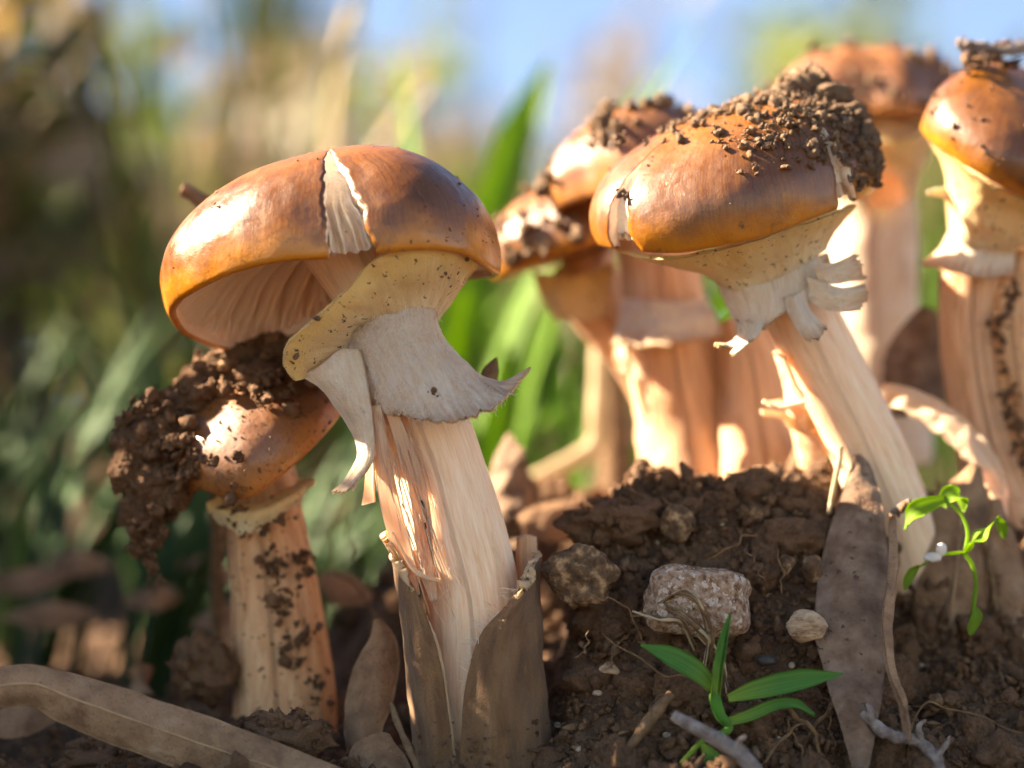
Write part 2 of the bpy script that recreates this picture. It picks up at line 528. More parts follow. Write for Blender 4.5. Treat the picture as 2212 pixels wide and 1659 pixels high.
GREEN = m_blade('seedling_green', (0.22, 0.34, 0.05), (0.075, 0.23, 0.045), 0.35)
GRASS_SHADE = m_blade('grass_shaded', (0.03, 0.055, 0.012), (0.025, 0.075, 0.016), 0.2)  # shade of the left tufts put into a darker, less translucent green
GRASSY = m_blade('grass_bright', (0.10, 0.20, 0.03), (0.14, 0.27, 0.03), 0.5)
HERB = m_blade('herb_green', (0.17, 0.29, 0.03), (0.19, 0.33, 0.03), 0.5)
DROP = m_plain('white_bud', [(0.3, (0.72, 0.66, 0.58)), (0.7, (0.86, 0.84, 0.8))], 9, 0.35, 0.5, 0.0002, 20, transl=0.3)

# ------------------------------------------------------------------ lumps and crumbs
def ico(sub):
    import bmesh
    bm = bmesh.new()
    bmesh.ops.create_icosphere(bm, subdivisions=sub, radius=1.0)
    V = np.array([v.co[:] for v in bm.verts])
    F = np.array([[v.index for v in f.verts] for f in bm.faces])
    bm.free()
    return V, F

ICO = {k: ico(k) for k in (1, 2, 3, 4, 5)}

def lump(sub, seed, amp=0.35, freq=1.3, flat=0.0, oct=3, planes=0):
    V, F = ICO[sub]
    V = V.copy()
    r = np.random.default_rng(seed)
    if planes:                              # cut facets: broken stone
        d = norm(r.normal(size=(planes, 3)))
        h = r.uniform(0.55, 0.9, planes)
        s = np.min(np.where(V @ d.T > 1e-3, h / np.maximum(V @ d.T, 1e-3), 9), axis=1)
        V = V * np.minimum(1.0, s)[:, None]
    V = V * (1 + amp * fbm(V * freq + seed * 3.1, oct))[:, None]
    V *= r.uniform(0.7, 1.15, 3)
    return V, F

LUMPS = {k: [lump(k, 100 + i + 40 * k, 0.62, 1.7, planes=6 if i % 2 else 0) for i in range(14)] for k in (1, 2)}

def crumbs(name, pos, size, mat, sub=1, rnd=None, parent=None, seed=0, tagk=None, cores=()):
    """grains; cores = (centre, half sizes, subdivision) of the fused lumps they sit on"""
    r = np.random.default_rng(seed)
    Vs, Fs, Rs = [], [], []
    o = 0
    for k, (c, sz, sub_) in enumerate(cores):
        V, F = ICO[sub_]
        V = V * (1 + 0.34 * fbm(V * 1.3 + seed + k * 3.3, 2) + 0.22 * np.abs(fbm(V * 4.0 + k * 1.9, 3)) + 0.10 * fbm(V * 11 + k, 2))[:, None]
        Vs.append((V @ rotm(r.normal(size=4)).T) * np.array(sz) + c)
        Fs.append(F + o)
        Rs.append(0.30 + 0.30 * fbm(V * 5 + k, 2))
        o += len(V)
    for i in range(len(pos)):
        V, F = LUMPS[2 if size[i] > 0.075 else 1][r.integers(14)]
        Vs.append((V * r.uniform(0.45, 1.35, 3)) @ rotm(r.normal(size=4)).T * size[i] + pos[i])
        Fs.append(F + o)
        Rs.append(np.full(len(V), r.random() if rnd is None else rnd[i]))
        o += len(V)
    ob = mk(name, np.vstack(Vs), np.vstack(Fs), mat, parent, rnd=np.concatenate(Rs), smooth=False)
    ob['kind'] = 'stuff'
    return ob

def aggregates(pos, size, seed, n=(4, 11)):
    """each grain becomes a clot of grains"""
    r = np.random.default_rng(seed)
    p, s = [], []
    for q, z in zip(pos, size):
        p.append(q); s.append(z)
        for k in range(r.integers(*n)):
            d = norm(r.normal(size=3))
            zz = z * r.uniform(0.22, 0.6)
            p.append(q + d * z * r.uniform(0.75, 1.1)); s.append(zz)
    return np.array(p), np.array(s)

# ------------------------------------------------------------------ the ground
def hgt(x, y):
    x = np.asarray(x, float); y = np.asarray(y, float)
    h = 0.25 * np.ones(np.broadcast(x, y).shape)
    h = h + 0.25 * fbm(np.stack(np.broadcast_arrays(x * 0.22, y * 0.22, 0.0 * x), -1), 3)
    # bank of pushed-up earth to the right of the big mushroom
    bank = sstep(-1.5, 2.2, y) * (1 - 0.55 * sstep(3.4, 6.5, y))
    side = sstep(-0.3, 1.6, x - 0.10 * y) * (1 - 0.62 * sstep(3.7, 5.2, x - 0.15 * y))
    h = h + 3.55 * bank * side
    # darker bank behind, between the stems
    h = h + 3.4 * np.exp(-(((x + 0.2) / 2.6) ** 2 + ((y - 7.2) / 2.2) ** 2))
    # low bank carrying the mushrooms at the right
    h = h + 2.0 * sstep(3.0, 6.0, x) * sstep(1.0, 4.0, y) * (1 - sstep(9, 16, y)) * (1 - sstep(14, 24, x))
    # a bit of rise at the left where the soiled mushroom grows
    h = h + 0.55 * np.exp(-(((x + 3.3) / 2.0) ** 2 + ((y - 2.6) / 1.8) ** 2))
    # gentle rise of the field far away
    d = np.sqrt(x * x + y * y)
    h = h + 0.010 * np.maximum(d - 60, 0)* (1 - sstep(300, 3000, d)) 
    near = np.exp(-(d / 30) ** 2)
    q = np.stack(np.broadcast_arrays(x, y, 0.0 * x), -1)
    h = h + near * (0.34 * fbm(q * 0.9 + 5.0, 4) + 0.20 * np.abs(fbm(q * 2.6 + 9.0, 3)) + 0.07 * fbm(q * 6.5 + 2.0, 2))
    return h

def axis_pts(lo, hi, step, far, n):
    core = np.arange(lo, hi + 1e-6, step)
    g = np.geomspace(step * 2, far, n)
    return np.concatenate([(lo - g)[::-1], core, hi + g])

gx = axis_pts(-9.0, 9.5, 0.065, 60000, 46)
gy = axis_pts(-4.0, 11.0, 0.065, 60000, 46)
X, Y = np.meshgrid(gx, gy, indexing='ij')
Z = hgt(X, Y)
VG = np.stack([X, Y, Z], -1).reshape(-1, 3)
g = mk('ground', VG, gridF(len(gx), len(gy)), GROUND, base=(0, 0, 0))
tag(g, 'dark brown crumbly earth ground under the mushrooms', 'ground', kind='structure')

def gz(x, y):
    return float(hgt(np.array([x]), np.array([y]))[0])

# ------------------------------------------------------------------ mushroom caps
class Cap:
    def __init__(s, A, margin, phimax=1.8, p=1.0, q=1.0, th=(0.42, 0.13), n=None, wav=0.02, seed=0):
        s.A = np.asarray(A, float)
        s.M = np.asarray(margin, float)
        C = s.M.mean(0)
        if n is None:
            U, S_, Vt = np.linalg.svd(s.M - C)
            n = Vt[2]
            if n[2] < 0: n = -n
        s.n = n / np.linalg.norm(n)
        s.C = C
        s.pm, s.p, s.q, s.th = phimax, p, q, th
        s.wav, s.seed = wav, seed
    def outer(s, u, t):
        u, t = np.broadcast_arrays(np.asarray(u, float), np.asarray(t, float))
        M = cr(s.M, u, closed=True) - s.A
        ax = (M @ s.n)[..., None] * s.n
        rd = M - ax
        ph = t * s.pm
        R = np.sin(ph) ** s.p / math.sin(s.pm) ** s.p
        Zc = (1 - np.sign(np.cos(ph)) * np.abs(np.cos(ph)) ** s.q) / (1 + abs(math.cos(s.pm)) ** s.q if s.pm > math.pi / 2 else 1 - math.cos(s.pm) ** s.q)
        Q = s.A + rd * R[..., None] + ax * Zc[..., None]
        if s.wav:
            w = fbm(Q * 0.8 + s.seed, 3) * s.wav * sstep(0, .3, t)
            Q = Q + norm(Q - (s.A + s.C) / 2) * w[..., None]
        return Q
    def normal(s, u, t):
        e = 1e-3
        du = s.outer(u + e, t) - s.outer(u - e, t)
        dt = s.outer(u, np.minimum(t + e, 1)) - s.outer(u, np.maximum(t - e, 0))
        N = norm(np.cross(du, dt))
        ref = s.outer(u, t) - (s.A * 0.3 + s.C * 0.7)
        sg = np.sign((N * ref).sum(-1, keepdims=True))
        return N * np.where(sg == 0, 1, sg)
    def thick(s, t):
        return s.th[0] + (s.th[1] - s.th[0]) * t ** 2
    def inner(s, u, t):
        t = np.maximum(t, 0.02)
        return s.outer(u, t) - s.normal(u, t) * s.thick(np.asarray(t, float))[..., None]

def build_cap(cap, root, slits, skin, nu=150, nt=46, name='cap'):
    """slits: list of (u at start, t0, u_left at margin, u_right at margin). The cap is cut into lobes."""
    ts = np.linspace(0.02, 1.0, nt)
    def jag(t, k):
        return 0.0035 * fbm(np.stack([t * 14, t * 0 + k, t * 0 + 2.5], -1), 3)
    V, F, mi, tc = [], [], [], []
    off = 0
    sl = sorted(slits, key=lambda a: a[2]) if slits else []
    secs = []
    if not sl:
        secs.append((lambda t: 0 * t, lambda t: 1 + 0 * t, 1.0))
    else:
        for i, a in enumerate(sl):
            b = sl[(i + 1) % len(sl)]
            w = 1.0 if i + 1 == len(sl) else 0.0
            def right(t, a=a):
                k = np.clip((t - a[1]) / (1 - a[1]), 0, 1) ** 0.75
                return a[0] * (1 - k) + a[3] * k + jag(t, 3.1) * np.minimum(1, k * 3)
            def left(t, b=b, w=w):
                k = np.clip((t - b[1]) / (1 - b[1]), 0, 1) ** 0.75
                return b[0] * (1 - k) + b[2] * k + w + jag(t, 7.7) * np.minimum(1, k * 3)
            secs.append((right, left, (b[2] + w - a[3])))
    for lo, hi, span in secs:
        n = max(8, int(nu * span))
        f = np.linspace(0, 1, n)
        U = lo(ts)[None, :] + f[:, None] * (hi(ts) - lo(ts))[None, :]
        T = np.broadcast_to(ts[None], U.shape)
        O = cap.outer(U, T)
        I = cap.inner(U, T)
        # rounded lip between outer and inner margin
        mid = (O[:, -1] + I[:, -1]) / 2
        dn = norm(O[:, -1] - O[:, -2])
        hw = np.linalg.norm(O[:, -1] - I[:, -1], axis=1)[:, None] / 2
        dirn = norm(O[:, -1] - mid)
        lip = [mid + dirn * hw * math.cos(a) + dn * hw * math.sin(a) for a in np.linspace(0, math.pi, 7)[1:-1]]
        G = np.concatenate([O, np.stack(lip, 1), I[:, ::-1]], axis=1)
        m = G.shape[1]
        V.append(G.reshape(-1, 3))
        F1 = gridF(n, m, off=off, flip=False)
        F.append(F1)
        jj = np.tile(np.arange(m - 1), n - 1)
        mi.append(np.where(jj < nt + 3, 0, 1))
        tcol = np.concatenate([ts, np.full(5, 1.0), ts[::-1]])
        ang = f * span * 2 * math.pi * 2.0
        tc.append(np.stack(np.broadcast_arrays(ang[:, None] + 0 * tcol[None], tcol[None] * 2.6 + 0 * ang[:, None], tcol[None] + 0 * ang[:, None]), -1).reshape(-1, 3))
        if sl:                               # cut faces of the lobe
            idx = off + np.arange(n * m).reshape(n, m)
            for row, fl in ((idx[0], False), (idx[-1], True)):
                o_ = row[:nt]
                i_ = row[::-1][:nt]
                q = np.stack([o_[:-1], o_[1:], i_[1:], i_[:-1]], -1)
                F.append(q[:, ::-1] if fl else q)
                mi.append(np.full(nt - 1, 2))
                e = row[nt - 1:nt + 7 - 1]
                lipf = [[row[nt - 1], row[nt + k], row[nt + k + 1], row[nt + k + 1]] for k in range(0)]
        off += n * m
    V = np.vstack(V); F = np.vstack(F); mi = np.concatenate(mi); tc = np.vstack(tc)
    q = F[mi == 0]
    fn = np.cross(V[q[:, 1]] - V[q[:, 0]], V[q[:, 2]] - V[q[:, 0]])
    if (fn * (V[q[:, 0]] - (cap.A * .3 + cap.C * .7))).sum() < 0:
        F = F[:, ::-1].copy()
    ob = mk(name, V, F, [skin, UNDER, FLESH], root, mi=mi, tc=tc)
    return ob

def build_gills(cap, root, us, t0=0.22, t1=0.985, depth=0.42, wavy=0.004, seed=1, skip=None):
    r = np.random.default_rng(seed)
    nt = 13
    for k, u in enumerate(us):
        if skip and (skip[0] < u < skip[1] or skip[0] < u + 1 < skip[1]):
            continue
        short = (k % 3 == 1)
        a = 0.62 if short else t0
        t = np.linspace(a, t1, nt)
        uu = u + wavy * fbm(np.stack([t * 3, t * 0 + k * 1.7, t * 0], -1), 2)
        top = cap.inner(uu, t)
        N = cap.normal(uu, t)
        dn = norm(-N * 0.6 - cap.n * 0.8)
        x = (t - a) / (t1 - a)
        dp = depth * (1.0 if not short else 0.6) * np.minimum(1, (1 - x) * 3.0) ** 0.6 * (0.55 + 0.45 * np.minimum(1, x * 3 + (0 if short else .4))) * r.uniform(0.9, 1.05)
        sw = r.normal(0, 0.012) + 0.02 * fbm(np.stack([t * 5, t * 0 + k * 2.1, t * 0 + 3], -1), 2)
        tang = norm(cap.outer(uu + 1e-3, t) - cap.outer(uu - 1e-3, t))
        bot = top + dn * dp[:, None] + tang * sw[:, None]
        w = tang * 0.020
        up = -dn * 0.05
        G = np.stack([top + up + w, bot + w * .5, bot - w * .5, top + up - w], 0)
        mk('gill', G.reshape(-1, 3), gridF(4, nt), GILL, root)

def scatter_cap(cap, n, fu, ft, smin, smax, seed, mask=None, lift=0.3, pw=2.2):
    r = np.random.default_rng(seed)
    u = r.uniform(*fu, n)
    t = np.sqrt(r.uniform(ft[0] ** 2, ft[1] ** 2, n))
    if mask is not None:
        k = mask(u, t, r)
        u, t = u[k], t[k]
    p = cap.outer(u, t)
    N = cap.normal(u, t)
    s = smin + (smax - smin) * r.random(len(u)) ** pw
    return p + N * (s * lift)[:, None], s, N

# =================================================================== 1. the big mushroom in front
def flat(t):
    return t
hero = thing('mushroom', 'tall leaning mushroom with split glossy orange cap, open gills and peeling stem', 'mushroom', P(1030, 1720, .3), 'honey mushrooms in the clump')
hm = PP([(760, 545, -1.35), (905, 530, -1.35), (1000, 538, -1.0), (1068, 575, -.2), (1078, 592, .8), (1015, 600, 1.8), (880, 630, 2.5),
         (700, 695, 2.6), (530, 752, 2.1), (408, 728, 1.4), (362, 685, .5), (372, 650, -.3), (420, 618, -.75), (500, 582, -1.1), (610, 554, -1.3)])
hcap = Cap(P(722, 332, .5), hm, phimax=1.78, p=0.95, q=1.0, th=(0.62, 0.13), wav=0.03, seed=2)
def slit_flesh(cap, capob, u0, t0, ul, ur, t1, d0, d1):
    t = np.linspace(t0 - .02, t1, 40)
    k = np.clip((t - t0) / (1 - t0), 0, 1) ** 0.75
    a = u0 * (1 - k) + ul * k - .006
    b = u0 * (1 - k) + ur * k + .006
    f = np.linspace(0, 1, 13 if t1 < .95 else 61)
    U = a[:, None] + (b - a)[:, None] * f[None]
    T = np.broadcast_to(t[:, None], U.shape)
    x = np.clip((t - t0) / (t1 - t0), 0, 1)
    dep = (d0 + (d1 - d0) * x ** 1.3)[:, None] * (0.55 + 0.45 * np.sin(f * math.pi) ** .7)[None]
    if t1 < .95:
        dep = np.minimum(dep, cap.thick(t)[:, None] * 0.85)
    else:                              # gill edges showing in the lower half of the split
        fo = np.abs(np.sin(f[None] * 4.5 * math.pi + 0.8 * fbm(np.stack(np.broadcast_arrays(f[None] * 3, x[:, None] * 4, 0 * x[:, None]), -1), 2)))
        dep = dep - 0.16 * fo ** 3 * sstep(.45, .75, x)[:, None] + 0.12 * sstep(.40, .55, x)[:, None]
    G = cap.outer(U, T) - cap.normal(U, T) * dep[..., None]
    G[-1] -= cap.n * (0.06 * fbm(np.stack([f * 6, f * 0, f * 0], -1), 2))[:, None]
    V, F, mi, tc = solid(G, 0.05)
    mk('torn_flesh', V, F, [FLESH, FLESH], capob, mi=mi, tc=tc)
hc = build_cap(hcap, hero, [(-0.012, 0.16, -0.0215, 0.0215)], ORANGE, 190, 90)
slit_flesh(hcap, hc, -0.012, 0.16, -0.0215, 0.0215, 0.99, 0.03, 0.50)
build_gills(hcap, hc, np.linspace(0.0, 1.0, 126, endpoint=False) + 0.004, depth=0.32, seed=5, skip=(0.972, 1.03))

st_path = PP([(1040, 1740, .3), (1030, 1500, .3), (1022, 1300, .3), (985, 1150, .3), (948, 1010, .3), (908, 900, .35), (872, 800, .4), (850, 700, .4), (818, 620, .5), (775, 520, .55)])
V, F, tc = tube(st_path, [.66, .62, .62, .65, .60, .60, .56, .55, .62, .75], 64, 150, 0.0)
# long ridges of the torn fibres
ang = np.repeat(np.arange(64) / 64 * 2 * math.pi, 150)
d = fbm(np.stack([np.cos(ang) * 5, np.sin(ang) * 5, tc[:-2, 1] * 0.12], -1), 4) * 0.014
ctr = np.tile(cr(st_path, np.linspace(0, 1, 150)), (64, 1))
V[:-2] += norm(V[:-2] - ctr) * d[:, None]
mk('stipe', V, F, STIPE, hero, tc=tc)

sheet('veil', [
    [(640, 823, -.45), (614, 790, -.6), (624, 742, -.75), (684, 686, -.9), (760, 617, -.95), (808, 562, -1.05), (905, 530, -1.28), (985, 520, -1.1), (1045, 556, -.55)],
    [(665, 815, -.3), (650, 785, -.5), (665, 745, -.65), (715, 700, -.75), (780, 645, -.85), (830, 605, -.95), (910, 585, -1.0), (975, 575, -.75), (1018, 598, -.2)],
    [(690, 800, -.2), (690, 780, -.35), (700, 750, -.45), (740, 712, -.55), (795, 678, -.6), (850, 655, -.65), (910, 635, -.6), (955, 630, -.35), (988, 640, .05)],
    [(740, 790, 0), (740, 770, -.15), (745, 745, -.25), (770, 710, -.35), (810, 695, -.42), (860, 682, -.46), (912, 665, -.4), (940, 668, -.15), (948, 695, .2)]],
    34, 90, 0.055, [VEIL, VEIL], hero, rough=0.02, rs=2.5, stripes=0.02)
sheet('veil_ring', [
    [(735, 745, .05), (765, 705, -.3), (840, 672, -.5), (905, 655, -.42), (952, 648, 0.0), (960, 645, .4)],
    [(745, 765, 0), (775, 735, -.35), (840, 712, -.55), (903, 700, -.45), (943, 690, -.05), (946, 690, .4)],
    [(768, 820, -.1), (800, 790, -.45), (860, 770, -.62), (925, 755, -.5), (966, 745, -.1), (970, 740, .4)],
    [(788, 868, -.2), (825, 850, -.55), (890, 835, -.75), (960, 815, -.65), (1018, 802, -.2), (1030, 800, .2)],
    [(808, 888, -.25), (850, 885, -.65), (910, 888, -.95), (990, 878, -.95), (1065, 842, -.5), (1088, 818, -.1)],
    [(822, 893, -.3), (865, 897, -.7), (925, 908, -1.1), (1010, 905, -1.15), (1085, 862, -.8), (1147, 794, -.6)]],
    60, 90, 0.035, [RING, RINGBACK], hero, rough=0.03, rs=2.2, ragged=0.09, stripes=0.014)
sheet('torn_sheath', [
    [(648, 812, -.3), (690, 790, -.38), (735, 755, -.38), (778, 755, -.45)],
    [(690, 838, -.3), (720, 825, -.48), (755, 815, -.5), (792, 825, -.52)],
    [(735, 900, -.25), (755, 890, -.45), (775, 880, -.52), (802, 885, -.52)],
    [(765, 952, -.25), (780, 945, -.45), (792, 935, -.5), (807, 935, -.5)],
    [(770, 988, -.3), (786, 985, -.45), (798, 980, -.5), (808, 985, -.5)],
    [(745, 1030, -.42), (765, 1030, -.5), (782, 1022, -.55), (796, 1015, -.5)],
    [(716, 1060, -.55), (735, 1062, -.6), (752, 1060, -.62), (765, 1050, -.6)]],
    60, 22, 0.04, [RING, STRIP], hero, rough=0.02, rs=3, ragged=0.06, stripes=0.015)
for nm, rows in (('torn_strip', [[(800, 880, -.45), (822, 870, -.5)], [(805, 960, -.4), (835, 955, -.5)], [(812, 1040, -.32), (850, 1035, -.45)], [(828, 1120, -.3), (868, 1115, -.42)], [(852, 1200, -.3), (890, 1195, -.4)], [(880, 1290, -.3), (905, 1285, -.36)]]),
                 ('torn_strip', [[(830, 880, -.5), (850, 870, -.5)], [(855, 960, -.48), (885, 950, -.5)], [(880, 1040, -.42), (915, 1030, -.45)], [(893, 1130, -.4), (930, 1120, -.44)], [(905, 1230, -.38), (935, 1225, -.42)], [(930, 1300, -.36), (945, 1295, -.38)]]),
                 ('torn_strip', [[(790, 1000, -.25), (805, 1000, -.3)], [(787, 1050, -.22), (806, 1050, -.3)], [(781, 1092, -.15), (808, 1085, -.28)]]),
                 ('torn_strip', [[(845, 1150, -.35), (862, 1175, -.4)], [(880, 1215, -.5), (888, 1232, -.5)], [(915, 1240, -.55), (920, 1250, -.55)], [(952, 1252, -.52), (954, 1258, -.5)]])):
    sheet(nm, rows, 40, 12, 0.04, [STRIP, STRIP], hero, rough=0.010, rs=2)
sheet('base_sheath', [
    [(830, 1150, .4), (818, 1155, .0), (822, 1165, -.25), (840, 1180, -.35)],
    [(860, 1240, .5), (850, 1230, 0), (868, 1240, -.4), (905, 1290, -.45)],
    [(875, 1400, .5), (872, 1400, 0), (895, 1400, -.45), (945, 1405, -.55)],
    [(885, 1520, .5), (885, 1520, 0), (915, 1520, -.45), (965, 1520, -.55)],
    [(905, 1720, .5), (905, 1720, 0), (940, 1720, -.45), (990, 1720, -.55)]],
    60, 36, 0.08, [SHEATH, SHEATHIN], hero, rough=0.03, rs=2, stripes=0.015)
sheet('base_sheath', [
    [(1150, 1240, -.3), (1158, 1215, -.1), (1168, 1200, .2), (1165, 1190, .5)],
    [(1090, 1310, -.55), (1130, 1290, -.5), (1162, 1270, -.0), (1165, 1270, .5)],
    [(1035, 1375, -.6), (1095, 1370, -.65), (1165, 1365, -.1), (1168, 1365, .5)],
    [(1008, 1470, -.6), (1085, 1470, -.72), (1172, 1470, -.1), (1175, 1470, .5)],
    [(995, 1580, -.58), (1085, 1580, -.75), (1182, 1580, -.1), (1186, 1580, .5)],
    [(990, 1740, -.58), (1090, 1740, -.75), (1195, 1740, -.1), (1200, 1740, .5)]],
    60, 40, 0.10, [SHEATH, SHEATHIN], hero, rough=0.03, rs=2, stripes=0.015)

def hairs(name, starts, ends, root, mat, sag=0.05, rad=0.0035, seed=0):
    r = np.random.default_rng(seed)
    Vs, Fs = [], []
    o = 0
    for a, b in zip(starts, ends):
        m = (a + b) / 2 + r.normal(0, sag, 3)
        t = np.linspace(0, 1, 6)[:, None]
        c = (1 - t) ** 2 * a + 2 * t * (1 - t) * m + t * t * b
        w = rad * np.array([1, 1, .9, .8, .6, .25])
        sec = np.array([[1, 0, 0], [-.5, -.87, 0], [-.5, .87, 0]]) @ rotm(r.normal(size=4)).T
        Vs.append((c[None] + sec[:, None] * w[None, :, None]).reshape(-1, 3))
        Fs.append(gridF(3, 6, cu=True, off=o))
        o += 18
    ob = mk(name, np.vstack(Vs), np.vstack(Fs), mat, root, kind='stuff')
    return ob
r = np.random.default_rng(11)
a, b = [], []
for k in range(90):           # fibres bridging the tear in the stem
    y = r.uniform(900, 1290)
    c = 790 + (y - 900) * 0.30 + r.uniform(15, 90)
    s0 = P(c, y, -.42 + r.uniform(-.1, .1)); dx = r.normal(0, 22); dy = r.uniform(20, 75)
    a.append(s0); b.append(P(c + dx + dy * .25, y + dy, -.42 + r.uniform(-.12, .1)))
for k in range(70):           # fringe at the lip of the ring
    t = r.random()
    q = cr(PP([(880, 900, -.8), (925, 908, -1.1), (1010, 905, -1.15), (1085, 862, -.8), (1140, 800, -.6)]), np.array([t]))[0]
    a.append(q); b.append(q + np.array([r.normal(.03, .05), r.normal(0, .05), -abs(r.normal(.06, .05))]))
for k in range(60):           # fringe at the lip of the base sheath
    t = r.random()
    q = cr(PP([(1150, 1240, -.3), (1090, 1310, -.55), (1035, 1375, -.6), (1008, 1470, -.6)]), np.array([t]))[0]
    a.append(q); b.append(q + np.array([r.normal(-.09, .07), r.normal(-.02, .04), r.normal(.05, .06)]))
hairs('fine_fibres', a, b, hero, HAIR, 0.05, 0.0045, 3)
a, b = [], []
for k in range(34):           # coarser strands torn loose along the stem
    y = r.uniform(880, 1150)
    c = 800 + (y - 880) * 0.22 + r.uniform(0, 80)
    dy = r.uniform(90, 220)
    a.append(P(c, y, -.50 + r.uniform(-.05, .05))); b.append(P(c + dy * .28 + r.normal(0, 12), y + dy, -.44 + r.uniform(-.06, .05)))
hairs('torn_strands', a, b, hero, STRIP, 0.05, 0.012, 4)
def fuzz(root, rows, n, L, seed, down=(0, 0, -1), rad=0.003):
    r = np.random.default_rng(seed)
    G = patch_grid(rows, 40, 60)
    N = gnormal(G)
    if N[:, :, 1].mean() > 0: N = -N
    i = r.integers(0, 40, n); j = r.integers(0, 60, n)
    p = G[i, j] + r.normal(0, .012, (n, 3))
    d = norm(N[i, j] * .45 + np.array(down) * .7 + r.normal(0, .35, (n, 3)))
    hairs('velvet_fuzz', p, p + d * (L * r.uniform(.5, 1.3, n))[:, None], root, HAIR, 0.012, rad, seed)
fuzz(hero, [[(745, 735, -.1), (800, 690, -.5), (880, 665, -.55), (945, 655, -.1)], [(770, 790, -.3), (830, 745, -.62), (900, 730, -.62), (958, 740, -.2)], [(800, 850, -.5), (870, 810, -.75), (950, 790, -.72), (1015, 800, -.35)], [(850, 890, -.7), (910, 890, -1.0), (990, 880, -1.0), (1070, 842, -.55)]], 2000, .06, 71, rad=0.004)

# grains of earth stuck on the big cap and veil
p1, s1, _ = scatter_cap(hcap, 55, (-.5, .5), (.15, .98), 0.006, 0.026, 21, lift=0.4, pw=3)
p2, s2, _ = scatter_cap(hcap, 34, (.05, .20), (.75, .99), 0.006, 0.022, 22, lift=0.4, pw=2)
p3 = PP([(470, 418, -.3), (463, 440, -.75), (457, 448, -.78), (470, 446, -.78), (670, 332, .2), (866, 330, -.2), (858, 335, -.25), (872, 333, -.22), (690, 380, -.55), (700, 392, -.6), (697, 402, -.65)])
s3 = np.array([.055, .035, .02, .02, .04, .035, .025, .02, .025, .03, .025])
VG2 = patch_grid([[(640, 800, -.55), (622, 760, -.75), (684, 700, -.9), (760, 635, -.95), (850, 590, -1.0), (960, 560, -.95), (1020, 575, -.5)],
                  [(665, 795, -.45), (665, 765, -.62), (710, 725, -.7), (780, 680, -.75), (850, 640, -.8), (930, 610, -.75), (990, 610, -.3)]], 8, 60).reshape(-1, 3)
r = np.random.default_rng(5)
p4 = VG2[r.integers(0, len(VG2), 42)] + r.normal(0, .05, (42, 3)) * np.array([1, .1, 1]) + np.array([0, -.04, 0])
s4 = 0.006 + 0.022 * r.random(42) ** 2.5
p5 = PP([(686, 688, -1.0), (640, 770, -.75), (633, 785, -.7), (938, 842, -.9), (936, 850, -.9), (925, 846, -.9), (945, 856, -.9), (962, 590, -1.0), (970, 600, -1.0), (955, 598, -1.0), (1010, 560, -.75), (1022, 555, -.65)])
s5 = np.array([.05, .045, .03, .045, .03, .02, .02, .05, .035, .03, .04, .035])
SG = patch_grid([[(900, 1560, -.35), (960, 1560, -.62), (1010, 1560, -.68), (1085, 1560, -.86), (1165, 1560, -.3)], [(905, 1700, -.35), (965, 1700, -.62), (1010, 1700, -.68), (1090, 1700, -.86), (1180, 1700, -.3)]], 20, 50).reshape(-1, 3)
r = np.random.default_rng(6)
p6 = SG[r.integers(0, len(SG), 160)] + np.array((0, -.01, 0)); s6 = 0.006 + 0.04 * r.random(160) ** 3.5
p5 = np.vstack([p5, p6]); s5 = np.concatenate([s5, s6])
hg = crumbs('soil_grains', np.vstack([p1, p2, p3, p4, p5]), np.concatenate([s1, s2, s3, s4, s5]), SOIL, 1, seed=4)
tag(hg, 'dark grains of earth stuck on the split orange cap, its veil and base sheath', 'soil')

# =================================================================== 2. the soiled mushroom at the left
left = thing('mushroom', 'small mushroom with its brown cap buried under a thick crust of earth', 'mushroom', P(610, 1560, 2.4), 'honey mushrooms in the clump')
lm = PP([(430, 1060, 1.0), (520, 1075, .7), (600, 1030, .65), (680, 960, .9), (735, 890, 1.5), (745, 860, 2.4), (700, 850, 3.4), (600, 880, 4.1), (480, 950, 4.2), (400, 1020, 3.6), (380, 1060, 2.6), (395, 1070, 1.6)])
lcap = Cap(P(470, 815, 2.2), lm, phimax=1.72, p=0.9, wav=0.05, seed=8)
lc = build_cap(lcap, left, [], BROWN, 90, 36)
build_gills(lcap, lc, np.linspace(0, 1, 40, endpoint=False), depth=0.3, seed=6)
lp = PP([(615, 1600, 2.4), (612, 1480, 2.4), (595, 1300, 2.4), (575, 1150, 2.4), (560, 1040, 2.4), (545, 960, 2.3)])
V, F, tc = tube(lp, [.72, .70, .62, .55, .52, .5], 48, 70, 0.0)
ang = np.repeat(np.arange(48) / 48 * 2 * math.pi, 70)
d = fbm(np.stack([np.cos(ang) * 4, np.sin(ang) * 4, tc[:-2, 1] * 0.15 + 4], -1), 3) * 0.03
ctr = np.tile(cr(lp, np.linspace(0, 1, 70)), (48, 1))
V[:-2] += norm(V[:-2] - ctr) * d[:, None]
mk('stipe', V, F, STIPED, left, tc=tc)
sheet('veil_ring', [
    [(470, 1070, 1.8), (510, 1090, 1.7), (560, 1085, 1.65), (610, 1060, 1.7), (650, 1035, 2.0)],
    [(445, 1090, 1.6), (500, 1110, 1.4), (565, 1105, 1.3), (630, 1075, 1.4), (678, 1038, 1.8)],
    [(470, 1130, 1.7), (515, 1150, 1.45), (570, 1140, 1.4), (620, 1105, 1.5), (655, 1070, 1.9)]],
    16, 40, 0.06, [VEIL, RINGBACK], left, rough=0.05, rs=3, ragged=0.08)
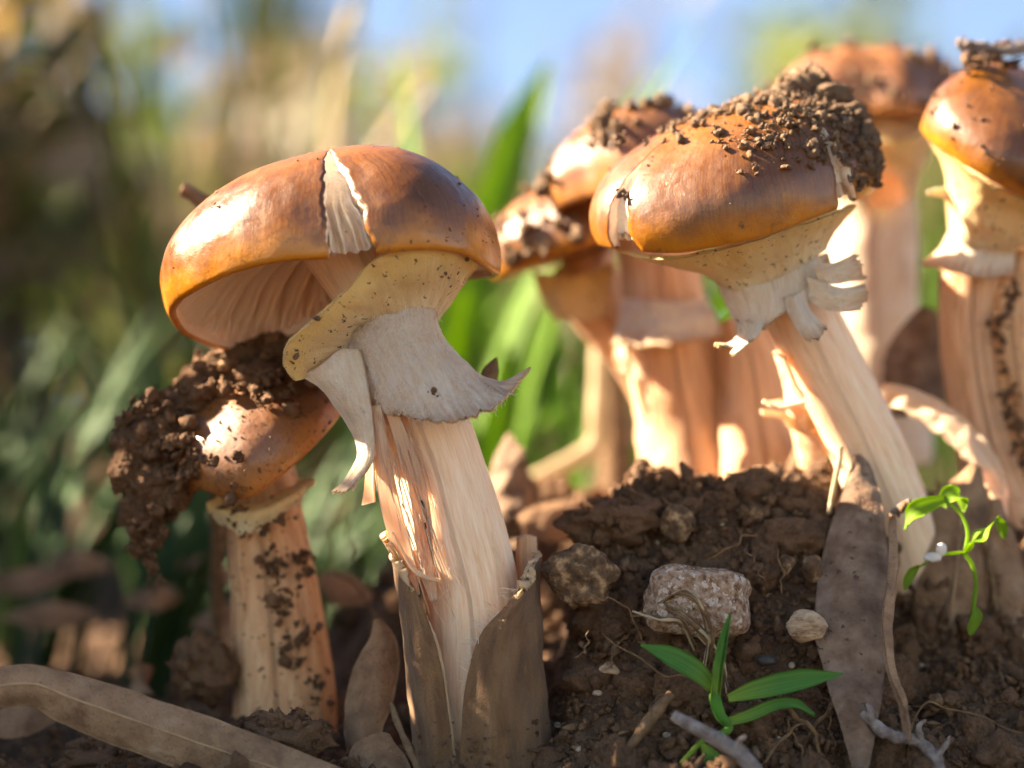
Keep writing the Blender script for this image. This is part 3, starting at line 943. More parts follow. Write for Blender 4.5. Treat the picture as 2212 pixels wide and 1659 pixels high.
# crust of earth on that cap
def lmask(u, t, r):
    q = lcap.outer(u, t)
    px = q[:, 0] / (KPX * (1 + q[:, 1] / DCAM)) + 1106
    py = 829.5 - (q[:, 2] - ZCAM) / (KPX * (1 + q[:, 1] / DCAM))
    v = fbm(q * 1.1 + 3, 3)
    bare = (px > 430 + v * 50) & (py > 890 - 0.32 * (px - 480) + v * 45)
    return (~bare) | (r.random(len(u)) < 0.05)
pp, ss, NN = scatter_cap(lcap, 1900, (0, 1), (0.0, 1.0), 0.012, 0.12, 31, lmask, 0.5, 3.4)
w = fbm(pp * 0.9, 3)
pp = pp + NN * (0.18 + 0.25 * np.maximum(w, -0.5))[:, None] * (RNG.random(len(pp)) ** 0.7)[:, None]
r = np.random.default_rng(8)
hang = []
for k in range(520):         # the clod hanging off the left edge and dangling on roots
    y = r.uniform(850, 1190)
    xc = 330 + 20 * math.sin(y * .02)
    wd = np.interp(y, [850, 950, 1080, 1120, 1190], [40, 85, 80, 55, 20])
    hang.append(P(xc + r.uniform(-1, 1) * wd + (20 if y < 900 else 0), y, 1.6 + r.uniform(-.5, .9)))
for k in range(22):
    y = r.uniform(1190, 1255)
    hang.append(P(326 + r.normal(0, 7), y, 1.7 + r.normal(0, .08)))
hang = np.array(hang)
hs = 0.012 + 0.11 * r.random(len(hang)) ** 3.0
def lmask2(u, t, r):
    return lmask(u, t * .93, r) | (r.random(len(u)) < .12)
pf, sf, _ = scatter_cap(lcap, 2600, (0, 1), (0.0, 1.0), 0.007, 0.03, 32, lmask2, 0.3, 2.0)
ap, as_ = aggregates(np.vstack([pp, hang]), np.concatenate([ss, hs]), 5, (3, 8))
ap = np.vstack([ap, pf]); as_ = np.concatenate([as_, sf])
LCORE = [((350, 895, 1.7), (.34, .3, .26)), ((318, 955, 1.6), (.36, .34, .32)), ((292, 1015, 1.6), (.30, .3, .32)), ((340, 1040, 1.5), (.36, .3, .34)), ((312, 1095, 1.6), (.30, .26, .28)), ((385, 935, 1.5), (.34, .3, .3)),
         ((372, 1060, 1.5), (.26, .25, .28)), ((327, 1150, 1.65), (.13, .14, .22)), ((430, 850, 1.6), (.36, .3, .24)), ((480, 800, 1.9), (.40, .34, .24)), ((545, 770, 2.0), (.38, .34, .24)), ((600, 765, 2.0), (.34, .3, .26)), ((560, 820, 1.3), (.3, .2, .22)), ((270, 960, 1.7), (.18, .2, .2)), ((650, 800, 2.0), (.3, .3, .2)), ((326, 1215, 1.7), (.07, .08, .16))]
cr1 = crumbs('soil_crust', ap, as_, SOIL, 1, seed=6, cores=[(P(*c), z, 5 if z[0] > .2 else 4) for c, z in LCORE])
tag(cr1, 'thick crust of dark crumbly earth sitting on and hanging off the small left cap', 'soil')
LST = [(485, 1095, 1.6), (520, 1120, 1.45), (560, 1130, 1.4), (600, 1110, 1.4), (540, 1140, 1.5), (590, 1210, 1.75), (605, 1225, 1.75), (580, 1230, 1.75), (600, 1250, 1.75), (615, 1290, 1.72), (605, 1310, 1.72), (650, 1200, 1.85), (660, 1230, 1.85), (620, 1400, 1.7), (640, 1420, 1.72), (655, 1360, 1.78), (690, 1480, 1.9), (680, 1510, 1.85)]
r = np.random.default_rng(12)
sp_ = np.repeat(PP(LST), 14, 0) + r.normal(0, 1, (14 * len(LST), 3)) * np.array([.09, .03, .10])
cr2 = crumbs('soil_smear', sp_, 0.02 + 0.06 * r.random(len(sp_)) ** 2, SOIL, 1, seed=7)
tag(cr2, 'smears of earth stuck on the small left stem and its ring', 'soil')

# =================================================================== 3. the broad mushroom at the right
right = thing('mushroom', 'broad mushroom with twice split amber cap sprinkled with earth and frilled ring', 'mushroom', P(1930, 1120, 2.6), 'honey mushrooms in the clump')
rm = PP([(1362, 540, .45), (1480, 540, .05), (1620, 512, -.1), (1740, 472, .1), (1830, 437, .6), (1888, 410, 1.3), (1896, 395, 2.1), (1840, 400, 2.9), (1700, 425, 3.5), (1540, 465, 3.5), (1400, 505, 2.8), (1305, 520, 1.9), (1300, 530, 1.05)])
rcap = Cap(P(1640, 212, 1.75), rm, phimax=1.80, p=0.93, q=1.0, th=(0.38, 0.12), wav=0.03, seed=4)
rc = build_cap(rcap, right, [(-0.008, 0.48, -0.036, 0.016), (0.300, 0.36, 0.288, 0.328)], ORANGE2, 150, 50)
slit_flesh(rcap, rc, -0.008, 0.48, -0.036, 0.016, 0.92, 0.04, 0.22)
slit_flesh(rcap, rc, 0.300, 0.36, 0.288, 0.328, 0.88, 0.04, 0.26)
build_gills(rcap, rc, np.linspace(0, 1, 70, endpoint=False), depth=0.32, seed=8)
rp = PP([(2010, 1440, 2.8), (1965, 1250, 2.65), (1915, 1080, 2.4), (1860, 940, 2.2), (1790, 800, 1.95), (1735, 690, 1.8), (1690, 600, 1.75), (1650, 500, 1.75), (1640, 420, 1.75)])
V, F, tc = tube(rp, [.60, .58, .54, .50, .50, .5, .55, .62, .8], 48, 90, 0.0)
ang = np.repeat(np.arange(48) / 48 * 2 * math.pi, 90)
d = fbm(np.stack([np.cos(ang) * 4.5, np.sin(ang) * 4.5, tc[:-2, 1] * 0.12 + 8], -1), 3) * 0.015
ctr = np.tile(cr(rp, np.linspace(0, 1, 90)), (48, 1))
V[:-2] += norm(V[:-2] - ctr) * d[:, None]
mk('stipe', V, F, STIPE, right, tc=tc)
sheet('veil', [
    [(1330, 545, 1.1), (1400, 560, .55), (1480, 556, .3), (1600, 530, .15), (1720, 490, .3), (1800, 462, .75), (1850, 445, 1.4)],
    [(1420, 570, 1.1), (1460, 578, .75), (1520, 578, .6), (1610, 560, .5), (1710, 520, .6), (1785, 490, 1.0), (1830, 470, 1.5)],
    [(1510, 590, 1.3), (1540, 600, 1.05), (1580, 605, .95), (1640, 590, .9), (1715, 550, .95), (1770, 525, 1.2), (1805, 500, 1.6)],
    [(1555, 615, 1.5), (1575, 625, 1.25), (1605, 630, 1.12), (1655, 615, 1.1), (1715, 585, 1.12), (1760, 560, 1.35), (1785, 540, 1.7)]],
    26, 60, 0.05, [VEIL, VEIL], right, rough=0.02, rs=2.5, stripes=0.015)
sheet('veil_ring', [
    [(1545, 600, 1.5), (1575, 610, 1.2), (1625, 615, 1.05), (1680, 600, 1.05), (1740, 570, 1.2), (1790, 545, 1.6)],
    [(1560, 640, 1.45), (1590, 650, 1.15), (1640, 655, .98), (1690, 640, .98), (1745, 610, 1.15), (1795, 585, 1.55)],
    [(1580, 680, 1.3), (1605, 690, 1.0), (1645, 690, .85), (1690, 670, .9), (1735, 640, 1.1), (1790, 615, 1.5)],
    [(1590, 715, 1.15), (1615, 725, .85), (1645, 710, .8), (1680, 685, .85), (1720, 660, 1.05), (1770, 640, 1.45)]],
    26, 40, 0.05, [RING, RINGBACK], right, rough=0.03, rs=2.5, ragged=0.03)
for rows in ([[(1588, 690, 1.1), (1600, 700, 1.02), (1614, 702, 1.0)], [(1590, 722, 1.05), (1600, 728, .92), (1611, 726, .95)], [(1575, 742, .95), (1584, 748, .85), (1594, 748, .88)], [(1546, 737, .92), (1552, 745, .84), (1556, 752, .86)]],
             [[(1598, 690, .98), (1625, 700, .82), (1652, 692, .85)], [(1601, 722, .85), (1622, 728, .68), (1642, 718, .74)], [(1590, 744, .72), (1606, 748, .58), (1622, 738, .64)], [(1576, 764, .66), (1585, 768, .55), (1594, 762, .6)]],
             [[(1690, 640, .95), (1712, 640, .85), (1736, 625, 1.0)], [(1706, 680, .85), (1728, 680, .72), (1752, 664, .88)], [(1722, 712, .70), (1746, 708, .58), (1770, 690, .78)], [(1742, 738, .60), (1766, 728, .5), (1788, 708, .70)]],
             [[(1755, 572, 1.1), (1762, 590, 1.04), (1768, 608, 1.05)], [(1795, 568, 1.05), (1800, 590, .97), (1802, 614, .98)], [(1828, 556, 1.0), (1836, 582, .94), (1838, 608, .95)], [(1846, 548, 1.0), (1860, 575, .95), (1870, 604, .92)]],
             [[(1740, 596, 1.02), (1748, 620, .96), (1745, 648, 1.0)], [(1785, 612, .92), (1788, 638, .84), (1780, 668, .88)], [(1826, 622, .84), (1830, 648, .77), (1820, 674, .8)], [(1868, 612, .84), (1874, 640, .78), (1858, 668, .78)]]):
    sheet('ring_flap', rows, 30, 18, 0.035, [RING, RINGBACK], right, rough=0.035, rs=3.2, ragged=0.06, seed=len(rows) + rows[0][0][0] % 7)
sheet('torn_strip', [
    [(1668, 760, 1.7), (1690, 770, 1.5)], [(1690, 830, 1.7), (1715, 830, 1.5)], [(1690, 870, 1.6), (1740, 865, 1.45)], [(1650, 862, 1.5), (1680, 880, 1.4)]],
    30, 12, 0.06, [STRIP, STRIP], right, rough=0.03, ragged=0.03)
# earth on that cap
def rmask(u, t, r):
    q = rcap.outer(u, t)
    s = KPX * (1 + q[:, 1] / DCAM)
    px = q[:, 0] / s + 1106
    py = 829.5 - (q[:, 2] - ZCAM) / s
    v = fbm(q * 1.4 + 1, 3)
    dens = sstep(45, -50, py - 322 + v * 85 - 70 * sstep(1790, 1890, px)) * (0.35 + 0.65 * sstep(-.2, .2, v + 0.4 * sstep(1500, 1640, px)))
    return (r.random(len(u)) < dens * sstep(1360, 1480, px + 50 * v)) | (r.random(len(u)) < 0.004)
pp, ss, NN = scatter_cap(rcap, 9000, (0, 1), (0.0, 0.97), 0.008, 0.085, 41, rmask, 0.5, 4.5)
big = PP([(1715, 185, 2.0), (1745, 165, 2.1), (1775, 180, 2.0), (1800, 190, 2.0), (1690, 205, 1.9), (1610, 210, 1.6), (1650, 205, 1.8), (1640, 300, .35), (1655, 310, .3), (1670, 305, .32), (1660, 322, .25), (1510, 330, .5), (1480, 365, .35), (1425, 430, .28), (1415, 440, .27), (1432, 448, .26), (1880, 310, 1.2), (1880, 260, 1.8), (1870, 280, 1.7), (1340, 300, 1.6), (1335, 285, 1.6)])
bs = np.array([.16, .2, .15, .14, .12, .09, .11, .06, .08, .07, .05, .05, .07, .06, .05, .04, .08, .08, .09, .1, .08])
ap, as_ = aggregates(np.vstack([pp, big]), np.concatenate([ss, bs]), 9, (2, 6))
RCORE = [((1722, 190, 2.0), (.26, .2, .16)), ((1760, 178, 2.1), (.24, .2, .18)), ((1800, 205, 1.9), (.26, .2, .14)), ((1672, 212, 1.7), (.24, .2, .10)), ((1610, 225, 1.5), (.2, .18, .08)), ((1840, 245, 1.7), (.22, .2, .16)), ((1872, 300, 1.5), (.16, .2, .22)), ((1890, 360, 1.5), (.10, .15, .18)), ((1655, 308, .32), (.11, .08, .10)), ((1740, 250, 1.0), (.2, .16, .1)), ((1560, 245, 1.3), (.15, .14, .06))]
cr3 = crumbs('soil_crumbs', ap, as_, DRYSOIL, 1, seed=10, cores=[(P(*c), z, 4) for c, z in RCORE])
tag(cr3, 'sunlit crumbs of dry brown earth lying on the twice split cap', 'soil')

# =================================================================== 4. the mushroom with a twig on its cap
edge = thing('mushroom', 'mushroom with glossy amber cap carrying a dirty twig, stem streaked with soil', 'mushroom', P(2190, 1180, 4.0), 'honey mushrooms in the clump')
em = PP([(1996, 292, 2.7), (2075, 350, 2.1), (2150, 395, 1.9), (2240, 440, 2.0), (2340, 465, 2.6), (2410, 450, 3.5), (2420, 400, 4.4), (2350, 330, 5.0), (2220, 290, 5.0), (2090, 262, 4.5), (2000, 268, 3.6)])
ecap = Cap(P(2172, 140, 3.4), em, phimax=1.9, p=0.9, wav=0.04, seed=12)
build_cap(ecap, edge, [], ORANGE2, 100, 40)
ep = PP([(2200, 1240, 4.0), (2170, 1100, 3.9), (2120, 900, 3.8), (2095, 740, 3.7), (2100, 600, 3.6), (2150, 480, 3.5), (2200, 380, 3.5)])
V, F, tc = tube(ep, [.62, .55, .45, .44, .46, .6, .8], 40, 70, 0.05, 2)
mk('stipe', V, F, STIPE2, edge, tc=tc)
ep2 = PP([(2290, 1240, 4.0), (2250, 1050, 3.8), (2200, 850, 3.6), (2180, 700, 3.5), (2190, 590, 3.5), (2200, 500, 3.5)])
V, F, tc = tube(ep2, [.45, .42, .36, .32, .36, .4], 30, 60, 0.1, 2)
mk('split_stipe', V, F, STIPED, edge, tc=tc)
sheet('veil', [
    [(2002, 298, 2.75), (2075, 360, 2.2), (2150, 405, 2.0), (2240, 445, 2.1), (2330, 465, 2.7)],
    [(2035, 360, 2.85), (2090, 410, 2.4), (2150, 445, 2.3), (2230, 480, 2.4), (2300, 490, 2.9)],
    [(2040, 430, 2.95), (2085, 470, 2.6), (2140, 500, 2.5), (2200, 520, 2.6), (2260, 525, 3.0)],
    [(2045, 490, 3.1), (2085, 525, 2.85), (2130, 535, 2.75), (2190, 540, 2.8), (2240, 545, 3.1)]],
    26, 40, 0.06, [VEIL, VEIL], edge, rough=0.03, ragged=0.04)
sheet('veil_ring', [
    [(2050, 490, 3.2), (2090, 505, 2.95), (2140, 510, 2.95), (2190, 505, 3.1)],
    [(2030, 530, 3.1), (2085, 545, 2.85), (2140, 550, 2.85), (2195, 545, 3.05)],
    [(1990, 565, 3.0), (2065, 585, 2.7), (2130, 600, 2.75), (2190, 590, 3.0)]],
    22, 36, 0.05, [RING, RINGBACK], edge, rough=0.03, ragged=0.03)
sheet('veil_flap', [
    [(2050, 405, 2.9), (2048, 430, 2.9)], [(2030, 405, 2.85), (2030, 424, 2.85)], [(2005, 412, 2.8), (2006, 420, 2.8)]], 12, 8, 0.05, [RING, RING], edge, rough=0.02)
def emask(u, t, r):
    q = ecap.outer(u, t)
    v = fbm(q * 1.6 + 6, 3)
    return r.random(len(u)) < 0.12 + 0.6 * (v > 0.25) * (t < .75)
pp, ss, NN = scatter_cap(ecap, 420, (0, 1), (0, .97), 0.02, 0.09, 51, emask, 0.4, 2.5)
mnd = np.array([P(2120 + 35 * x, 150 - 28 * abs(y), 3.2 + .3 * z) for x, y, z in np.random.default_rng(4).normal(size=(26, 3))])
stm = np.array([P(np.interp(y, [620, 700, 800, 900, 1000], [2190, 2160, 2170, 2190, 2215]) + dx, y, 3.15) for y, dx in zip(np.random.default_rng(9).uniform(610, 1010, 60), np.random.default_rng(10).normal(0, 11, 60))])
ap, as_ = aggregates(np.vstack([pp, mnd, stm]), np.concatenate([ss, np.full(len(mnd), .09), np.full(len(stm), .06)]), 13, (2, 6))
cr4 = crumbs('soil_crumbs', ap, as_, SOIL, 1, seed=14)
tag(cr4, 'clots of damp earth on the twig-bearing cap and its stem', 'soil')
V, F, tc = tube(PP([(2068, 92, 3.0), (2110, 98, 3.0), (2160, 106, 3.1), (2230, 102, 3.3), (2300, 108, 3.5)]), [.06, .085, .08, .085, .07], 10, 50, 0.5, 7)
tw = mk('twig', V, F, TWIG, tc=tc)
tag(tw, 'dirt-caked twig lying across the top of an amber cap', 'twig')
V, F, tc = tube(PP([(2120, 150, 3.1), (2112, 128, 3.05), (2108, 100, 3.0)]), [.12, .1, .06], 10, 14, 0.4, 7)
mk('side_stub', V, F, TWIG, tw, tc=tc)

# =================================================================== 5. the mushrooms behind
def ellipse_margin(c, R, n, k=14, wob=0.05, seed=0):
    n = np.array(n, float); n /= np.linalg.norm(n)
    a = np.cross(n, (0, 1, 0)); a /= np.linalg.norm(a)
    b = np.cross(n, a)
    th = np.arange(k) / k * 2 * math.pi
    r = R * (1 + wob * np.random.default_rng(seed).normal(size=k))
    return c + np.cos(th)[:, None] * a * r[:, None] + np.sin(th)[:, None] * b * r[:, None]

def simple_mushroom(label, c, R, H, n, path, rad, skin, stip, ring=None, seed=0, slits=(), soil=0, soilmat=None, soillabel=None, gills=40):
    root = thing('mushroom', label, 'mushroom', path[0], 'honey mushrooms in the clump')
    n = np.array(n, float) / np.linalg.norm(n)
    cap = Cap(c + n * H, ellipse_margin(c, R, n, seed=seed), phimax=1.75, p=.92, n=n, wav=0.06, seed=seed)
    co_ = build_cap(cap, root, list(slits), skin, 90, 34)
    build_gills(cap, co_, np.linspace(0, 1, gills, endpoint=False), depth=0.3, seed=seed)
    V, F, tc = tube(path, rad, 36, 60, 0.06, 1.6, seed=seed)
    mk('stipe', V, F, stip, root, tc=tc)
    if soil:
        def msk(u, t, r):
            q = cap.outer(u, t)
            return fbm(q * 1.1 + seed, 3) > -0.05
        pp, ss, NN = scatter_cap(cap, soil, (0, 1), (0, .95), 0.03, 0.14, seed + 60, msk, 0.5, 2.2)
        o = crumbs('soil_crumbs', *aggregates(pp, ss, seed, (2, 5)), soilmat or DRYSOIL, 1, seed=seed)
        tag(o, soillabel, 'soil')
    return root, cap

b1, c1 = simple_mushroom('soil-topped mushroom with a rounded cap rising behind the twice split cap', P(1400, 410, 4.9), 1.42, 1.25, (-.25, .1, 1),
    PP([(1520, 1120, 6.0), (1490, 960, 6.0), (1460, 800, 5.9), (1430, 620, 5.7), (1410, 430, 5.6)]), [.85, .78, .7, .6, .6], BROWN, STIPE2, seed=21, soil=420,
    soillabel='crumbs of earth on the rounded cap behind the twice split cap')
sheet('veil_ring', [[(1340, 640, 5.1), (1430, 650, 4.85), (1530, 640, 5.0)], [(1335, 690, 5.0), (1430, 705, 4.6), (1550, 690, 4.8)], [(1320, 740, 4.9), (1430, 745, 4.4), (1560, 725, 4.7)]],
    20, 30, 0.07, [RING, RINGBACK], b1, rough=0.06, ragged=0.06)
sheet('torn_strip', [[(1350, 740, 5.0), (1375, 735, 4.9)], [(1365, 800, 4.9), (1390, 795, 4.8)], [(1380, 860, 4.9), (1405, 855, 4.8)], [(1400, 930, 5.0), (1415, 925, 4.9)]],
    20, 8, 0.07, [STRIP, STRIP], b1, rough=0.04)
sheet('torn_strip', [[(1330, 745, 4.9), (1350, 740, 4.8)], [(1325, 770, 4.8), (1352, 775, 4.7)], [(1335, 800, 4.8), (1350, 805, 4.7)]], 14, 8, 0.07, [STRIP, STRIP], b1, rough=0.04)
b2, c2 = simple_mushroom('mushroom with flared pale underside beside the rounded soil-topped cap', P(1235, 545, 6.0), 1.32, 1.05, (-.32, .0, 1),
    PP([(1500, 1180, 7.6), (1470, 960, 7.5), (1400, 800, 7.3), (1310, 680, 7.0), (1245, 570, 6.8)]), [.5, .48, .45, .5, .6], ORANGE2, STIPE2, seed=22, soil=260,
    soillabel='crumbs of earth on the small cap with the flared pale underside')
sheet('veil', [[(1150, 590, 6.0), (1240, 600, 5.75), (1330, 575, 5.9)], [(1165, 640, 6.1), (1240, 650, 5.9), (1320, 620, 6.0)], [(1195, 690, 6.3), (1255, 695, 6.15), (1310, 680, 6.3)]],
    18, 26, 0.07, [VEIL, VEIL], b2, rough=0.05, ragged=0.06)
b3, c3 = simple_mushroom('pale-stemmed mushroom with a soil-dusted brown cap, tallest at the back', P(1885, 250, 8.2), 1.55, 1.1, (.05, -.05, 1),
    PP([(1900, 1000, 8.6), (1890, 800, 8.5), (1885, 600, 8.4), (1885, 420, 8.3), (1885, 260, 8.2)]), [.85, .8, .74, .72, .75], BROWN, RING, seed=23, soil=160,
    soillabel='dust and crumbs of earth on the tallest brown cap at the back')
sheet('veil', [[(1760, 270, 7.0), (1850, 300, 6.7), (1960, 300, 6.8), (2030, 270, 7.2)], [(1790, 350, 7.2), (1860, 370, 7.0), (1950, 370, 7.0), (2000, 350, 7.4)], [(1810, 430, 7.5), (1870, 450, 7.3), (1930, 450, 7.35), (1975, 430, 7.6)]],
    18, 30, 0.07, [VEIL, VEIL], b3, rough=0.05, ragged=0.05)
# young stem, torn, leaning between the broad mushroom and the earth bank
b4 = thing('capless_mushroom', 'torn capless mushroom stem with frayed orange-lit collar on the earth bank', 'mushroom stem', P(1790, 1120, 3.0))
V, F, tc = tube(PP([(1800, 1140, 3.0), (1785, 1060, 3.0), (1765, 980, 3.0), (1745, 915, 3.0)]), [.34, .32, .30, .26], 30, 40, 0.12, 2.5)
mk('stipe', V, F, STIPE2, b4, tc=tc)
sheet('collar', [[(1700, 920, 2.6), (1740, 940, 2.45), (1790, 920, 2.6)], [(1690, 880, 2.5), (1745, 895, 2.3), (1800, 870, 2.5)], [(1660, 878, 2.4), (1735, 870, 2.2), (1810, 830, 2.4)]],
    20, 30, 0.06, [STRIP, RINGBACK], b4, rough=0.06, ragged=0.09)
sheet('collar', [[(1715, 900, 2.4), (1730, 930, 2.4)], [(1690, 890, 2.3), (1700, 905, 2.3)], [(1645, 885, 2.2), (1648, 898, 2.2)]], 16, 8, 0.06, [STRIP, STRIP], b4, rough=0.04)
sheet('torn_strip', [[(1725, 930, 2.6), (1760, 935, 2.5)], [(1745, 990, 2.6), (1785, 985, 2.5)], [(1762, 1050, 2.6), (1800, 1040, 2.5)], [(1775, 1110, 2.6), (1808, 1100, 2.5)]], 26, 12, 0.06, [STRIP, STRIP], b4, rough=0.04)
b5 = thing('capless_mushroom', 'thick pinkish-brown mushroom stem without a visible cap behind the earth bank', 'mushroom stem', P(1660, 1130, 5.2))
V, F, tc = tube(PP([(1660, 1160, 5.2), (1655, 1020, 5.2), (1640, 900, 5.2), (1625, 790, 5.3), (1600, 690, 5.4)]), [.72, .68, .6, .5, .4], 36, 50, 0.08, 1.6)
mk('stipe', V, F, STIPE2, b5, tc=tc)
b6 = thing('mushroom_peel', 'arched torn peel of mushroom stem leaning against the soil-streaked stem', 'mushroom peel', P(2150, 1060, 2.8))
sheet('peel', [[(1885, 830, 3.3), (1895, 870, 3.2)], [(1960, 835, 3.1), (1950, 885, 3.0)], [(2040, 870, 2.9), (2020, 930, 2.8)], [(2100, 920, 2.7), (2080, 985, 2.6)], [(2150, 980, 2.6), (2140, 1060, 2.5)], [(2180, 1060, 2.6), (2175, 1140, 2.5)]],
    50, 20, 0.07, [STRIP, STRIP], b6, rough=0.06)

# =================================================================== 6. dead leaves
def leaf(name, label, spine, widths, th=0.03, mat=None, curl=0.0, nu=50, nv=17, rib=True, rough=0.03, seed=0, side=None, cat='leaf', group=None, fold=0.0):
    """leaf from a spine of (px,py,Y), half widths in cm; side = across direction"""
    S = cr(PP(spine), np.linspace(0, 1, nu))
    W = cr(np.array(widths, float)[:, None], np.linspace(0, 1, nu))[:, 0]
    T = norm(np.gradient(S, axis=0))
    sd = np.array(side if side is not None else (1, 0, 0), float)
    B = norm(sd - T * (T @ sd)[:, None])
    N = np.cross(T, B)
    if N[:, 1].mean() > 0: N = -N
    v = np.linspace(-1, 1, nv)
    G = S[:, None] + B[:, None] * (W[:, None] * v[None])[..., None] * np.cos(curl * 0.5 * np.abs(v))[None, :, None] + N[:, None] * (W[:, None] * (-curl * v[None] ** 2 - fold * np.abs(v[None])))[..., None]
    G = G + N[:, None] * (fbm(G * 0.9 + seed * 5, 4) * rough * 2.2)[..., None]
    edge = 1 + 0.05 * fbm(np.stack([np.linspace(0, 9, nu), np.full(nu, seed * 2.3), np.zeros(nu)], -1), 3)
    G = S[:, None] + (G - S[:, None]) * edge[:, None, None]
    V, F, mi, tc = solid(G, th)
    ob = thing(name, label, cat, V[np.argmin(V[:, 2])], group)
    mk('leaf_blade', V, F, [mat or DEADLEAF] * 2, ob, mi=mi, tc=tc)
    if rib:
        c = G[:, nv // 2] + N * 0.006
        Vr, Fr, tr = tube(c[::4], np.interp(np.linspace(0, 1, len(c[::4])), [0, 1], [.022, .008]), 6, 50)
        mk('midrib', Vr, Fr, LEAFRIB, ob, tc=tr)
    return ob, G, N

lf, G, N = leaf('dead_leaf', 'long curled tan dead leaf with a pale midrib lying before the small soiled mushroom',
    [(-60, 1490, -1.3), (0, 1482, -1.3), (75, 1478, -1.25), (160, 1510, -1.2), (300, 1560, -1.2), (450, 1612, -1.2), (600, 1660, -1.3), (760, 1712, -1.4), (860, 1740, -1.4)],
    [.20, .27, .27, .34, .38, .37, .33, .24, .06], 0.035, DEADLEAF, curl=0.55, nu=90, nv=25, rough=0.03, seed=3, side=(0.25, 0.25, 1))
leaf('dead_leaf', 'upright grey-tan dead leaf wedged between the two left mushrooms',
    [(775, 1640, .4), (785, 1560, .5), (805, 1470, .7), (825, 1390, .9), (815, 1335, 1.0)], [.16, .28, .33, .22, .05], 0.03, DEADLEAF, curl=0.5, rib=False, rough=0.06, seed=5)
leaf('dead_leaf', 'flat tan dead leaf fragment at the foot of the peeling stem',
    [(815, 1760, -.6), (815, 1690, -.5), (815, 1620, -.3), (828, 1575, -.1)], [.42, .46, .36, .08], 0.03, DEADLEAF, curl=0.15, rib=False, rough=0.05, seed=6)
lf2, G2, N2 = leaf('dead_leaf', 'tall grey-brown dead leaf standing upright against the earth bank',
    [(1860, 1660, -1.2), (1852, 1520, -.8), (1845, 1380, -.35), (1848, 1230, .3), (1858, 1100, .95), (1862, 1020, 1.4), (1850, 985, 1.5)],
    [.10, .30, .48, .47, .33, .18, .06], 0.03, GREYLEAF, curl=0.28, nu=70, rib=False, rough=0.05, seed=7)
sheet('curled_edge', [[(1925, 1110, .85), (1935, 1115, .65), (1920, 1130, .55)], [(1925, 1220, .3), (1940, 1220, .1), (1918, 1240, .05)], [(1908, 1330, -.15), (1930, 1340, -.35), (1908, 1350, -.45)], [(1915, 1440, -.55), (1935, 1440, -.7), (1922, 1450, -.75)], [(1945, 1530, -.85), (1962, 1525, -.95), (1955, 1535, -1.0)], [(1955, 1600, -1.0), (1968, 1600, -1.1), (1962, 1600, -1.15)]],
    40, 10, 0.03, [DEADLEAF, DEADLEAF], lf2, rough=0.02)
leaf('dead_leaf', 'broad olive-brown dead leaf leaning behind the lit green herb',
    [(2050, 1480, 1.6), (2055, 1340, 1.8), (2070, 1200, 2.0), (2085, 1080, 2.2), (2110, 1000, 2.4)], [.42, .50, .48, .40, .08], 0.03, DEADLEAF, curl=0.3, seed=9, rough=0.08)
leaf('dead_leaf', 'dark brown cupped dead leaf behind the soil-streaked stem',
    [(1985, 900, 5.2), (1985, 830, 5.2), (1990, 750, 5.2), (2005, 665, 5.2)], [.40, .52, .46, .12], 0.04, GREYLEAF, curl=0.6, rib=False, seed=10, rough=0.06)
leaf('dead_leaf', 'wrinkled tan dead leaf at the foot of the soil-streaked stem',
    [(2190, 1420, 1.6), (2185, 1300, 1.8), (2165, 1180, 2.0), (2150, 1080, 2.2)], [.22, .34, .30, .08], 0.04, DEADLEAF, curl=0.7, rib=False, seed=11, rough=0.12)
leaf('dead_leaf', 'small orange-brown curled dead leaf under the standing leaf',
    [(1770, 1690, -.6), (1790, 1650, -.4), (1815, 1600, -.2), (1830, 1565, 0)], [.08, .14, .12, .03], 0.025, DEADLEAF, curl=0.8, rib=False, seed=12, rough=0.03)
leaf('dead_leaf', 'rust-coloured dead leaf tip sticking up behind the ring of the peeling mushroom',
    [(1052, 835, 1.0), (1060, 800, 1.1), (1072, 772, 1.2)], [.10, .11, .02], 0.02, WOOD, curl=0.5, rib=False, seed=13, rough=0.02)
leaf('dead_leaf', 'large flat brown dead leaf lying in shade behind the peeling stem',
    [(1130, 1130, 4.0), (1190, 1120, 4.2), (1250, 1112, 4.4), (1290, 1110, 4.5)], [.2, .34, .30, .05], 0.03, DEADLEAF, curl=0.2, rib=False, seed=14, side=(0, 0.8, 1), rough=0.05)
leaf('dead_leaf', 'dark spiky dead leaf rising between the peeling stem and the earth bank',
    [(1090, 1180, 4.6), (1095, 1080, 4.8), (1100, 990, 5.0), (1098, 930, 5.1)], [.5, .42, .25, .02], 0.04, GREYLEAF, curl=0.5, rib=False, seed=15, rough=0.15)
leaf('dead_leaf', 'dull pinkish dead leaf lying on dark earth behind the small left stem',
    [(690, 1250, 5.0), (740, 1270, 4.9), (800, 1290, 4.8)], [.1, .3, .1], 0.03, DEADLEAF, curl=0.2, rib=False, seed=16, side=(0.2, 0.6, 1), rough=0.05)
